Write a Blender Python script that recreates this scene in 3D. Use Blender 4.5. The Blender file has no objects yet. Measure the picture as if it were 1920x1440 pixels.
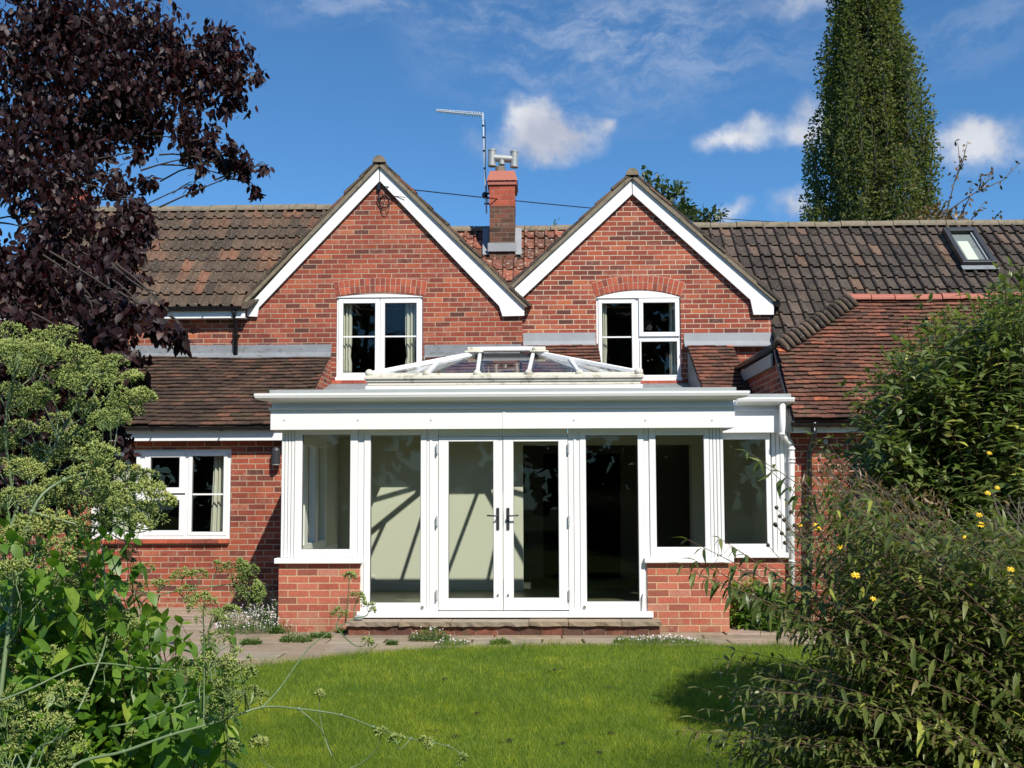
import bpy, math, random
import numpy as np
from mathutils import Vector, Matrix, Euler
from mathutils.geometry import tessellate_polygon
random.seed(7); RNG = np.random.default_rng(7)
R = math.radians
scene = bpy.context.scene
C = scene.collection

# ------------------------------------------------------------------ camera
F = 1900.0; CX = 960.0; CY = 787.0
CAMZ = 1.51
cam_d = bpy.data.cameras.new('camera'); cam = bpy.data.objects.new('camera', cam_d); C.objects.link(cam)
cam.location = (0, 0, CAMZ)
cam.rotation_euler = Euler((R(94.0), R(0.2), R(1.4)), 'XYZ')
cam_d.sensor_width = 36; cam_d.lens = 36 * F / 1920; cam_d.shift_y = (CY - 720) / 1920
cam_d.clip_start = 0.05; cam_d.clip_end = 3000
scene.camera = cam
CR = np.array(cam.rotation_euler.to_matrix()); CP = np.array([0, 0, CAMZ])

def ray(px, py):
    return CR @ np.array([(px - CX) / F, -(py - CY) / F, -1.0])
def at(px, py, Y):
    d = ray(px, py); return CP + d * (Y / d[1])
def atz(px, py, z):
    d = ray(px, py); return CP + d * ((z - CAMZ) / d[2])
def atplane(px, py, p, n):
    d = ray(px, py); n = np.array(n, float); return CP + d * (np.dot(np.array(p) - CP, n) / np.dot(d, n))
def X(px, Y, py=900): return float(at(px, py, Y)[0])
def Z(py, Y, px=960): return float(at(px, py, Y)[2])

# ------------------------------------------------------------------ sun, sky
SAZ, SALT = R(28), R(46)          # azimuth from the facade normal (towards the right), altitude
SUN = Vector((math.sin(SAZ) * math.cos(SALT), -math.cos(SAZ) * math.cos(SALT), math.sin(SALT)))
sd = bpy.data.lights.new('sun', 'SUN'); sd.energy = 5.0; sd.angle = R(0.5); sd.color = (1, .94, .845)
so = bpy.data.objects.new('sun', sd); C.objects.link(so); so.location = (6, -12, 20)
so.rotation_euler = SUN.to_track_quat('Z', 'Y').to_euler()

world = bpy.data.worlds.new('World'); scene.world = world; world.use_nodes = True
wt = world.node_tree; wt.nodes.clear()
class NT:
    def __init__(s, t): s.t = t
    def n(s, typ, ins=None, **kw):
        nd = s.t.nodes.new(typ)
        for k, v in kw.items(): setattr(nd, k, v)
        if ins:
            for k, v in ins.items():
                if isinstance(v, tuple) and len(v) == 2 and hasattr(v[0], 'outputs'): s.t.links.new(v[0].outputs[v[1]], nd.inputs[k])
                elif hasattr(v, 'outputs'): s.t.links.new(v.outputs[0], nd.inputs[k])
                else: nd.inputs[k].default_value = v
        return nd
    def m(s, op, a, b=0.0, c=None, clamp=False):
        ins = {0: a, 1: b}
        if c is not None: ins[2] = c
        return s.n('ShaderNodeMath', ins, operation=op, use_clamp=clamp)
    def v(s, op, a, b=None):
        ins = {0: a}
        if b is not None: ins[1] = b
        return s.n('ShaderNodeVectorMath', ins, operation=op)
    def mr(s, val, a, b, c=0.0, d=1.0, smooth=False):
        nd = s.n('ShaderNodeMapRange', {0: val, 1: a, 2: b, 3: c, 4: d})
        if smooth: nd.interpolation_type = 'SMOOTHSTEP'
        return nd
    def mix(s, fac, a, b, bt='MIX'):
        nd = s.t.nodes.new('ShaderNodeMix'); nd.data_type = 'RGBA'; nd.blend_type = bt
        for idx, v in ((0, fac), (6, a), (7, b)):
            if isinstance(v, tuple) and len(v) == 2 and hasattr(v[0], 'outputs'): s.t.links.new(v[0].outputs[v[1]], nd.inputs[idx])
            elif hasattr(v, 'outputs'): s.t.links.new((v.outputs[2] if v.bl_idname == 'ShaderNodeMix' else v.outputs[0]), nd.inputs[idx])
            else: nd.inputs[idx].default_value = v if idx == 0 else col(v)
        return nd
    def ramp(s, fac, stops):
        nd = s.n('ShaderNodeValToRGB', {0: fac}); e = nd.color_ramp.elements
        while len(e) > 1: e.remove(e[0])
        e[0].position = stops[0][0]; e[0].color = col(stops[0][1])
        for p, c in stops[1:]:
            k = e.new(p); k.color = col(c)
        return nd
def col(c): return (c[0], c[1], c[2], 1.0)

W = NT(wt)
sky = W.n('ShaderNodeTexSky', sky_type='NISHITA'); sky.sun_disc = False
sky.sun_elevation = SALT; sky.sun_rotation = math.atan2(SUN.x, SUN.y)
sky.altitude = 900; sky.air_density = 1.0; sky.dust_density = 0.25; sky.ozone_density = 3.2
tc = W.n('ShaderNodeTexCoord')
dirv = (tc, 'Generated')
nz = W.n('ShaderNodeTexNoise', {'Vector': dirv, 'Scale': 9.0, 'Detail': 6.0, 'Roughness': .6})
warp = W.v('SCALE', W.v('SUBTRACT', (nz, 'Color'), (.5, .5, .5))); warp.inputs[3].default_value = .075
dv = W.v('ADD', dirv, warp)
def blob(px, py, rx, ry, gain=1.0):
    d = ray(px, py); d = d / np.linalg.norm(d)
    s = W.v('MULTIPLY', W.v('SUBTRACT', dv, tuple(d)), (F * 1.02 / rx, 2.0, F * 1.02 / ry))
    ln = W.n('ShaderNodeVectorMath', {0: s}, operation='LENGTH')
    return W.m('MULTIPLY', W.m('SUBTRACT', 1.0, (ln, 'Value')), gain, clamp=True)
blobs = [(1040, 258, 135, 60, 1.35), (1005, 222, 70, 60, 1.25), (895, 268, 60, 32, .55), (1145, 222, 30, 20, .5), (1400, 266, 115, 36, .8), (1345, 262, 55, 38, .5), (1525, 235, 55, 70, .9),
         (1835, 285, 95, 66, 1.0), (1800, 250, 65, 52, .6), (1500, 392, 70, 34, 1.0), (1375, 404, 55, 22, .6), (1500, 8, 120, 38, .6)]
acc = None
for b in blobs:
    k = blob(*b); acc = k if acc is None else W.m('ADD', acc, k)
n2 = W.n('ShaderNodeTexNoise', {'Vector': dirv, 'Scale': 22.0, 'Detail': 8.0, 'Roughness': .62})
dens = W.m('MULTIPLY', acc, W.mr((n2, 'Fac'), .3, .62, .35, 1.5))
cum = W.mr(dens, .03, 1.15, 0, .88, True)
# thin high cloud
cst = W.n('ShaderNodeMapping', {'Vector': dv, 'Rotation': (0, R(-18), 0), 'Scale': (7, 7, 22)})
n3 = W.n('ShaderNodeTexNoise', {'Vector': cst, 'Scale': 2.2, 'Detail': 9.0, 'Roughness': .66})
ac2 = W.m('ADD', W.m('ADD', blob(1180, 80, 480, 150, 1.0), blob(680, 20, 300, 50, .7)), blob(1850, 60, 260, 60, .5))
cir = W.m('MULTIPLY', W.mr((n3, 'Fac'), .36, .72, 0, 1, True), W.m('MULTIPLY', ac2, .5))
n4 = W.n('ShaderNodeTexNoise', {'Vector': dirv, 'Scale': 14.0, 'Detail': 4.0, 'Roughness': .5})
ccol = W.ramp((n4, 'Fac'), [(.32, (4.0, 4.2, 4.9)), (.62, (6.8, 6.8, 6.9))])
skyt = W.mix(1.0, sky, (.56, .94, 1.16), 'MULTIPLY')
mixc = W.mix(cum, W.mix(cir, skyt, (5.2, 5.7, 6.6)), ccol)
bg = W.n('ShaderNodeBackground', {'Strength': .104})
wt.links.new(mixc.outputs[2], bg.inputs['Color'])
wo = W.n('ShaderNodeOutputWorld'); wt.links.new(bg.outputs[0], wo.inputs[0])

scene.view_settings.view_transform = 'Standard'; scene.view_settings.look = 'None'
scene.view_settings.gamma = 1; scene.view_settings.exposure = 0.3
scene.cycles.max_bounces = 8; scene.cycles.transparent_max_bounces = 24

# ------------------------------------------------------------------ materials
def newmat(name):
    m = bpy.data.materials.new(name); m.use_nodes = True; m.node_tree.nodes.clear(); return m, NT(m.node_tree)
def finish(m, T, color, rough=.6, bump=None, bstr=.3, bdist=.01, metal=0.0, spec=.5, trans=0.0, tcol=None, coat=0.0):
    p = T.n('ShaderNodeBsdfPrincipled')
    def setin(k, v):
        if isinstance(v, tuple) and len(v) == 2 and hasattr(v[0], 'outputs'): T.t.links.new(v[0].outputs[v[1]], p.inputs[k])
        elif hasattr(v, 'outputs'): T.t.links.new((v.outputs[2] if v.bl_idname == 'ShaderNodeMix' else v.outputs[0]), p.inputs[k])
        elif k == 'Base Color': p.inputs[k].default_value = col(v)
        else: p.inputs[k].default_value = v
    setin('Base Color', color); setin('Roughness', rough); setin('Metallic', metal); p.inputs['Specular IOR Level'].default_value = spec
    p.inputs['Coat Weight'].default_value = coat
    if bump is not None:
        b = T.n('ShaderNodeBump', {'Height': bump, 'Strength': bstr, 'Distance': bdist}); T.t.links.new(b.outputs[0], p.inputs['Normal'])
    out = T.n('ShaderNodeOutputMaterial')
    if trans > 0:
        tr = T.n('ShaderNodeBsdfTranslucent'); c = tcol if tcol is not None else color
        if hasattr(c, 'outputs'): T.t.links.new((c.outputs[2] if c.bl_idname == 'ShaderNodeMix' else c.outputs[0]), tr.inputs[0])
        else: tr.inputs[0].default_value = col(c)
        mx = T.n('ShaderNodeMixShader', {0: trans}); T.t.links.new(p.outputs[0], mx.inputs[1]); T.t.links.new(tr.outputs[0], mx.inputs[2])
        T.t.links.new(mx.outputs[0], out.inputs[0])
    else: T.t.links.new(p.outputs[0], out.inputs[0])
    return m
def opos(T): return (T.n('ShaderNodeNewGeometry'), 'Position')
def noise(T, vec, scale, detail=4.0, rough=.55): return T.n('ShaderNodeTexNoise', {'Vector': vec, 'Scale': scale, 'Detail': detail, 'Roughness': rough})

def plain(name, c, rough=.5, var=.12, scale=6.0, dirt=None, bump=0.0, metal=0.0, spec=.5):
    m, T = newmat(name); P = opos(T)
    n = noise(T, P, scale); cc = T.mix((n, 'Fac'), tuple(x * (1 - var) for x in c), tuple(min(1, x * (1 + var)) for x in c))
    if dirt:
        d = noise(T, P, dirt[1], 7.0, .65)
        cc = T.mix(T.mr((d, 'Fac'), dirt[2], dirt[2] + .2), cc, dirt[0])
    return finish(m, T, cc, rough, (noise(T, P, scale * 12), 'Fac') if bump else None, bump, .004, metal, spec)

def brickmat(name, axis='X', stops=None, mortar=(.42, .31, .22), bw=.2275, bh=.0755, off=(0, 0), mw=.0105, effl=.55, flem=False):
    m, T = newmat(name); P = opos(T)
    sp = T.n('ShaderNodeSeparateXYZ', {0: P})
    wob = noise(T, P, 7.0, 3.0)
    jit = T.m('MULTIPLY', T.m('SUBTRACT', (wob, 'Fac'), .5), .014)
    jit2 = T.m('MULTIPLY', T.m('SUBTRACT', (noise(T, P, 55.0, 2.0), 'Fac'), .5), .005)
    u = T.m('ADD', T.m('ADD', (sp, axis), off[0]), T.m('ADD', jit2, jit))
    v = T.m('ADD', T.m('ADD', (sp, 'Z'), off[1]), T.m('ADD', jit2, T.m('MULTIPLY', jit, .45)))
    vr = T.m('DIVIDE', v, bh); row = T.m('FLOOR', vr); fv = T.m('FRACT', vr)
    rj = T.n('ShaderNodeTexWhiteNoise', {'W': T.m('ADD', row, 31.7)}, noise_dimensions='1D')
    sh = T.m('ADD', T.m('MULTIPLY', T.m('MODULO', T.m('ABSOLUTE', row), 2.0), .5), T.m('MULTIPLY', (rj, 'Value'), .16))
    ur = T.m('ADD', T.m('DIVIDE', u, bw), sh); cu = T.m('FLOOR', ur); fu = T.m('FRACT', ur)
    du = T.m('MULTIPLY', T.m('MINIMUM', fu, T.m('SUBTRACT', 1.0, fu)), bw)
    dvv = T.m('MULTIPLY', T.m('MINIMUM', fv, T.m('SUBTRACT', 1.0, fv)), bh)
    # some rows have a brick split into two headers
    d = T.m('MINIMUM', du, dvv)
    fac = T.mr(d, mw * .38, mw * .75, 0, 1, True)
    idv = T.n('ShaderNodeCombineXYZ', {0: cu, 1: row, 2: 3.3})
    wn = T.n('ShaderNodeTexWhiteNoise', {'Vector': idv}, noise_dimensions='3D')
    stops = stops or [(0, (.10, .040, .032)), (.10, (.17, .048, .034)), (.3, (.25, .058, .036)), (.7, (.32, .072, .040)), (.9, (.37, .092, .048)), (.97, (.40, .125, .068)), (1, (.44, .125, .055))]
    bc = T.ramp((wn, 'Value'), stops)
    fine = noise(T, P, 38.0, 6.0, .65)
    bc2 = T.mix(1.0, bc, T.ramp((fine, 'Fac'), [(.25, (.72, .72, .74)), (.55, (1, 1, 1)), (.8, (1.3, 1.24, 1.2))]), 'MULTIPLY')
    big = noise(T, P, 1.3, 5.0, .6)
    wn2 = T.n('ShaderNodeTexWhiteNoise', {'Vector': T.v('ADD', idv, (9.1, 4.2, 1.7))}, noise_dimensions='3D')
    ef = T.m('MULTIPLY', T.mr((noise(T, P, 18.0, 6.0, .7), 'Fac'), .44, .68), T.mr((wn2, 'Value'), .6, .95, .05, effl * .8))
    bc3 = T.mix(ef, bc2, (.42, .27, .21))
    mc = T.mix((noise(T, P, 25.0), 'Fac'), tuple(x * .78 for x in mortar), tuple(x * 1.2 for x in mortar))
    cc = T.mix(fac, mc, bc3)
    cc = T.mix(1.0, cc, T.ramp((big, 'Fac'), [(.3, (.74, .72, .73)), (.5, (1, 1, 1)), (.7, (1.12, 1.11, 1.08))]), 'MULTIPLY')
    # damp soiling near the ground
    soil = T.m('MULTIPLY', T.mr((sp, 'Z'), .25, 0.0), T.mr((noise(T, P, 9.0, 5.0), 'Fac'), .4, .6))
    cc = T.mix(T.m('MULTIPLY', soil, .55), cc, (.36, .26, .15))
    h = T.m('ADD', T.m('MULTIPLY', fac, 1.0), T.m('MULTIPLY', (fine, 'Fac'), .35))
    return finish(m, T, cc, .85, h, .6, .006, spec=.25)

def tilemat(name, stops, lichen=(.42, .40, .33), lf=.62, rough=.85, moss=(.10, .10, .035), mf=.62, ls=26.0):
    m, T = newmat(name); P = opos(T)
    a = T.n('ShaderNodeAttribute', attribute_name='tint')
    bc = T.ramp((a, 'Fac'), stops)
    n1 = noise(T, P, 22.0, 6.0, .7); n2 = noise(T, P, 2.2, 5.0, .6); n3 = noise(T, P, ls, 7.0, .75); n5 = noise(T, P, 5.0, 6.0, .7)
    c = T.mix(1.0, bc, T.ramp((n1, 'Fac'), [(.3, (.55, .55, .56)), (.6, (1.05, 1.05, 1.05)), (.8, (1.5, 1.45, 1.4))]), 'MULTIPLY')
    c = T.mix(1.0, c, T.ramp((n2, 'Fac'), [(.32, (.62, .62, .62)), (.66, (1.22, 1.2, 1.18))]), 'MULTIPLY')
    c = T.mix(T.m('MULTIPLY', T.mr((n5, 'Fac'), mf - .06, mf + .08), .7), c, moss)
    c = T.mix(T.m('MULTIPLY', T.mr((n3, 'Fac'), lf, lf + .06), .8), c, lichen)
    return finish(m, T, c, rough, (n1, 'Fac'), .5, .006, spec=.3)

def leafmat(name, stops, trans=.28, tcol=None, rough=.42, spec=.5):
    m, T = newmat(name); P = opos(T)
    a = T.n('ShaderNodeAttribute', attribute_name='tint')
    c = T.ramp((a, 'Fac'), stops)
    c = T.mix(1.0, c, T.ramp((noise(T, P, 60.0, 3.0), 'Fac'), [(.3, (.85, .85, .85)), (.7, (1.15, 1.15, 1.1))]), 'MULTIPLY')
    return finish(m, T, c, rough, None, trans=trans, tcol=tcol or T.mix(1.0, c, (1.5, 1.7, .8), 'MULTIPLY'), spec=spec)

def glassmat(name, ior=1.45, tint=(.86, .9, .88), rough=0.0):
    m, T = newmat(name)
    fr0 = T.n('ShaderNodeFresnel', {'IOR': ior}); gm = T.n('ShaderNodeNewGeometry'); fr = T.m('MULTIPLY', fr0, T.m('SUBTRACT', 1.0, (gm, 'Backfacing'))); tr = T.n('ShaderNodeBsdfTransparent', {'Color': col(tint)})
    gl = T.n('ShaderNodeBsdfGlossy', {'Roughness': rough, 'Color': (1, 1, 1, 1)})
    mx = T.n('ShaderNodeMixShader', {0: fr}); T.t.links.new(tr.outputs[0], mx.inputs[1]); T.t.links.new(gl.outputs[0], mx.inputs[2])
    o = T.n('ShaderNodeOutputMaterial'); T.t.links.new(mx.outputs[0], o.inputs[0]); return m

M = {}
M['brick'] = brickmat('brick_front', off=(.03, .012))
M['brick2'] = brickmat('brick_gable_right', off=(.11, .05), mortar=(.52, .41, .30))
M['brickp'] = brickmat('brick_pier', off=(.07, .004), mortar=(.50, .34, .215), effl=.35,
    stops=[(0, (.20, .080, .06)), (.12, (.32, .088, .056)), (.5, (.40, .105, .065)), (.85, (.46, .14, .085)), (1, (.42, .17, .12))])
M['bricks'] = brickmat('brick_side', 'Y')
M['brickdark'] = brickmat('brick_sooty', bw=.225, bh=.08, mortar=(.15, .125, .095), stops=[(0, (.06, .035, .024)), (.6, (.12, .052, .034)), (1, (.19, .07, .045))])
M['brickred'] = brickmat('brick_chimney', bw=.225, bh=.09, mortar=(.34, .14, .09), stops=[(0, (.30, .065, .04)), (.6, (.40, .085, .05)), (1, (.46, .11, .06))])
def soldiermat():
    m, T = newmat('arch_brick'); P = opos(T); a = T.n('ShaderNodeAttribute', attribute_name='tint')
    c = T.ramp((a, 'Fac'), [(0, (.20, .06, .045)), (.4, (.36, .08, .048)), (1, (.48, .12, .065))])
    n1 = noise(T, P, 38.0, 6.0, .7)
    c = T.mix(1.0, c, T.ramp((n1, 'Fac'), [(.3, (.7, .7, .7)), (.7, (1.2, 1.2, 1.2))]), 'MULTIPLY')
    return finish(m, T, c, .85, (n1, 'Fac'), .4, .004, spec=.25)
M['arch'] = soldiermat()
M['mortar'] = plain('mortar', (.50, .41, .31), .9, .2, 20)
M['white'] = plain('white_upvc', (.80, .80, .79), .32, .02, 1.5)
M['whitepaint'] = plain('white_painted_board', (.78, .78, .755), .55, .03, 3, dirt=((.50, .49, .45), 18.0, .66), bump=.08)
M['cream'] = plain('weathered_white_plastic', (.66, .63, .53), .45, .06, 4, dirt=((.17, .155, .09), 7.0, .53))
M['seam'] = plain('dark_gasket', (.13, .13, .13), .7)
M['lead'] = plain('lead_sheet', (.20, .215, .23), .55, .25, 5, dirt=((.10, .10, .085), 14.0, .53), bump=.3, spec=.4)
M['leadlight'] = plain('lead_light', (.27, .285, .30), .5, .2, 5, dirt=((.20, .20, .20), 11.0, .6), bump=.2)
M['trim'] = plain('grey_roof_trim', (.30, .325, .32), .45, .15, 4)
M['black'] = plain('black_plastic', (.012, .012, .013), .3, .1, 5)
M['anth'] = plain('anthracite_metal', (.035, .036, .04), .4)
M['steel'] = plain('steel', (.55, .55, .55), .35, metal=.8)
M['galv'] = plain('galvanised_pipe', (.36, .37, .36), .5, .15, 8, dirt=((.20, .12, .08), 12.0, .58), metal=.3)
M['alu'] = plain('aluminium', (.75, .77, .78), .3, metal=.5)
M['sage'] = plain('sage_green_plaster', (.56, .555, .44), .8, .03, 2)
M['inwhite'] = plain('interior_white_paint', (.62, .62, .57), .7, .02)
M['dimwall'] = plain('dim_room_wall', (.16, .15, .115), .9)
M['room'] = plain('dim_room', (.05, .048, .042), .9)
M['oldfloor'] = plain('dark_floor', (.10, .10, .06), .35, .2, 4)
M['curtain'] = plain('cream_curtain', (.56, .54, .45), .8, .08, 6)
M['glass'] = glassmat('window_glass', 1.5, (.93, .95, .93))
M['glassdoor'] = glassmat('door_glass', 1.36, (.95, .97, .94))
M['lglass'] = glassmat('lantern_glass', 1.4, (.93, .95, .96))
M['conc'] = plain('lichened_mortar', (.20, .165, .115), .9, .35, 8, dirt=((.08, .075, .04), 9.0, .52), bump=.5)
M['terra'] = plain('terracotta', (.36, .11, .072), .7, .12, 5, dirt=((.26, .16, .12), 16.0, .6), bump=.2)
M['tile_l'] = tilemat('roman_tile_left', [(0, (.060, .046, .034)), (.5, (.105, .072, .050)), (.76, (.125, .078, .052)), (.9, (.145, .080, .051)), (1, (.185, .088, .054))], ls=40, lf=.585, mf=.63, moss=(.075,.07,.035))
M['tile_r'] = tilemat('roman_tile_right', [(0, (.044, .035, .030)), (.6, (.082, .064, .053)), (.9, (.115, .083, .064)), (1, (.16, .098, .066))], lf=.60, ls=40, mf=.66)
M['tile_m'] = tilemat('roman_tile_middle', [(0, (.10, .05, .035)), (.5, (.20, .07, .045)), (1, (.30, .10, .06))], lf=.55, ls=16)
M['plain_l'] = tilemat('plain_tile_left', [(0, (.055, .036, .027)), (.55, (.085, .052, .036)), (.85, (.115, .065, .043)), (1, (.17, .078, .048))], lf=.70, mf=.60, moss=(.07, .062, .03))
M['plain_r'] = tilemat('plain_tile_right', [(0, (.085, .048, .036)), (.4, (.145, .066, .045)), (.8, (.20, .080, .052)), (.975, (.26, .095, .058)), (.985, (.50, .15, .07)), (1, (.58, .17, .08))], lf=.645, mf=.60, moss=(.09, .07, .04))
M['bonnet'] = tilemat('bonnet_tile', [(0, (.055, .045, .036)), (1, (.13, .09, .065))], lf=.60)
M['stalk'] = plain('green_stem', (.16, .23, .085), .5, .2, 30)
M['stalkp'] = plain('reddish_stem', (.10, .05, .035), .6, .2, 30)
M['bark'] = plain('bark', (.045, .035, .03), .9, .3, 12, bump=.4)
M['twig'] = plain('grey_twig', (.10, .085, .065), .85, .2, 12)
M['purple'] = leafmat('purple_leaf', [(0, (.012, .006, .008)), (.6, (.026, .010, .012)), (.9, (.046, .016, .016)), (1, (.075, .028, .024))], .14, tcol=(.13, .016, .014), rough=.5, spec=.3)
M['fennel'] = leafmat('fennel_seed', [(0, (.11, .17, .035)), (.4, (.25, .32, .085)), (.8, (.41, .46, .15)), (.96, (.55, .53, .15)), (1, (.60, .50, .09))], .25, rough=.5)
M['fennelstem'] = plain('fennel_stem', (.13, .185, .085), .45, .2, 25)
M['broad'] = leafmat('broad_leaf', [(0, (.038, .095, .012)), (.5, (.088, .19, .020)), (.85, (.15, .27, .030)), (1, (.27, .36, .05))], .42)
M['lance'] = leafmat('lance_leaf', [(0, (.038, .064, .018)), (.4, (.080, .122, .033)), (.75, (.15, .195, .060)), (.92, (.24, .27, .10)), (.97, (.19, .13, .07)), (1, (.42, .44, .09))], .28, rough=.38)
M['lance2'] = leafmat('lance_leaf_bronze', [(0, (.045, .066, .016)), (.45, (.100, .138, .034)), (.78, (.175, .205, .055)), (.95, (.17, .13, .06)), (1, (.38, .40, .07))], .30, rough=.42)
M['poplar'] = leafmat('poplar_leaf', [(0, (.055, .070, .026)), (.5, (.120, .138, .048)), (.9, (.19, .205, .072)), (.96, (.23, .17, .045)), (1, (.28, .17, .05))], .35, rough=.7, spec=.15)
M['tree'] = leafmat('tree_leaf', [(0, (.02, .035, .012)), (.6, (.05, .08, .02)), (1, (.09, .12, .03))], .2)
M['dry'] = leafmat('dry_leaf', [(0, (.10, .07, .03)), (1, (.22, .13, .05))], .2)
M['low'] = leafmat('low_plant_leaf', [(0, (.04, .09, .02)), (.6, (.09, .17, .03)), (1, (.17, .24, .05))], .3)
M['grass_plain'] = leafmat('grass_blade', [(0, (.055, .11, .010)), (.45, (.125, .205, .014)), (.8, (.20, .28, .024)), (1, (.34, .35, .07))], .36, rough=.55, spec=.3)
M['daisy'] = plain('daisy_petal', (.62, .55, .55), .6)
M['yellow'] = plain('yellow_petal', (.75, .50, .02), .5)
M['seedhead'] = plain('dark_seedhead', (.05, .035, .02), .8)

def grassmat():
    m, T = newmat('grass_blades'); P = opos(T); a = T.n('ShaderNodeAttribute', attribute_name='tint')
    c = T.ramp((a, 'Fac'), [(0, (.070, .125, .013)), (.45, (.172, .255, .020)), (.8, (.285, .35, .034)), (1, (.45, .43, .12))])
    b = T.ramp((noise(T, P, 1.9, 6.0, .68), 'Fac'), [(.33, (.72, .84, .8)), (.5, (1, 1, 1)), (.68, (1.5, 1.28, 1.1))])
    b2 = T.ramp((noise(T, P, 9.0, 4.0, .6), 'Fac'), [(.35, (.78, .84, .85)), (.65, (1.25, 1.15, 1.0))])
    c = T.mix(1.0, T.mix(1.0, c, b, 'MULTIPLY'), b2, 'MULTIPLY')
    return finish(m, T, c, .55, None, trans=.36, tcol=T.mix(1.0, c, (1.5, 1.6, .8), 'MULTIPLY'), spec=.3)
M['grass'] = grassmat()
def flagmat():
    m, T = newmat('sandstone_flags'); P = opos(T); a = T.n('ShaderNodeAttribute', attribute_name='tint')
    c = T.ramp((a, 'Fac'), [(0, (.215, .175, .135)), (.4, (.30, .235, .165)), (.7, (.27, .235, .185)), (1, (.33, .25, .20))])
    st = T.n('ShaderNodeMapping', {'Vector': P, 'Scale': (2, 7, 2)})
    n1 = noise(T, st, 3.0, 7.0, .65); n2 = noise(T, P, 30.0, 5.0)
    c = T.mix(1.0, c, T.ramp((n1, 'Fac'), [(.3, (.74, .72, .68)), (.7, (1.2, 1.18, 1.15))]), 'MULTIPLY')
    c = T.mix(T.m('MULTIPLY', T.mr((noise(T, P, 2.5, 6.0, .7), 'Fac'), .52, .66), .45), c, (.11, .10, .065))
    return finish(m, T, c, .8, T.m('ADD', (n1, 'Fac'), T.m('MULTIPLY', (n2, 'Fac'), .3)), .5, .012, spec=.3)
M['flag'] = flagmat()
def soilmat(name, a, b, s=3.0):
    m, T = newmat(name); P = opos(T)
    c = T.mix((noise(T, P, s, 7.0, .65), 'Fac'), a, b); return finish(m, T, c, .95, (noise(T, P, 40.0), 'Fac'), .6, .02, spec=.15)
M['soil'] = soilmat('soil', (.035, .028, .016), (.09, .07, .045))
M['turf'] = soilmat('turf', (.045, .085, .010), (.09, .15, .018))
M['meadow'] = soilmat('meadow', (.03, .055, .012), (.07, .10, .025), .5)

# ------------------------------------------------------------------ mesh builders
def setp(o, label=None, cat=None, group=None, kind=None):
    if label: o['label'] = label
    if cat: o['category'] = cat
    if group: o['group'] = group
    if kind: o['kind'] = kind
    return o
def empty(name, loc, label, cat, group=None):
    o = bpy.data.objects.new(name, None); C.objects.link(o); o.location = tuple(float(v) for v in loc); o.empty_display_size = .2
    return setp(o, label, cat, group)
def link(name, me, mat, parent=None, origin=None):
    me.materials.append(M[mat] if isinstance(mat, str) else mat)
    o = bpy.data.objects.new(name, me); C.objects.link(o)
    if parent is not None:
        o.parent = parent
        if parent.parent is None and parent.type == 'EMPTY': o.location = -parent.location
        elif parent.parent is None: o.location = -parent.location
    else:
        if origin is None:
            vs = np.empty(len(me.vertices) * 3); me.vertices.foreach_get('co', vs); vs = vs.reshape(-1, 3)
            origin = ((vs[:, 0].min() + vs[:, 0].max()) / 2, (vs[:, 1].min() + vs[:, 1].max()) / 2, vs[:, 2].min())
        me.transform(Matrix.Translation(-Vector([float(v) for v in origin]))); o.location = [float(v) for v in origin]
    return o

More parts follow.
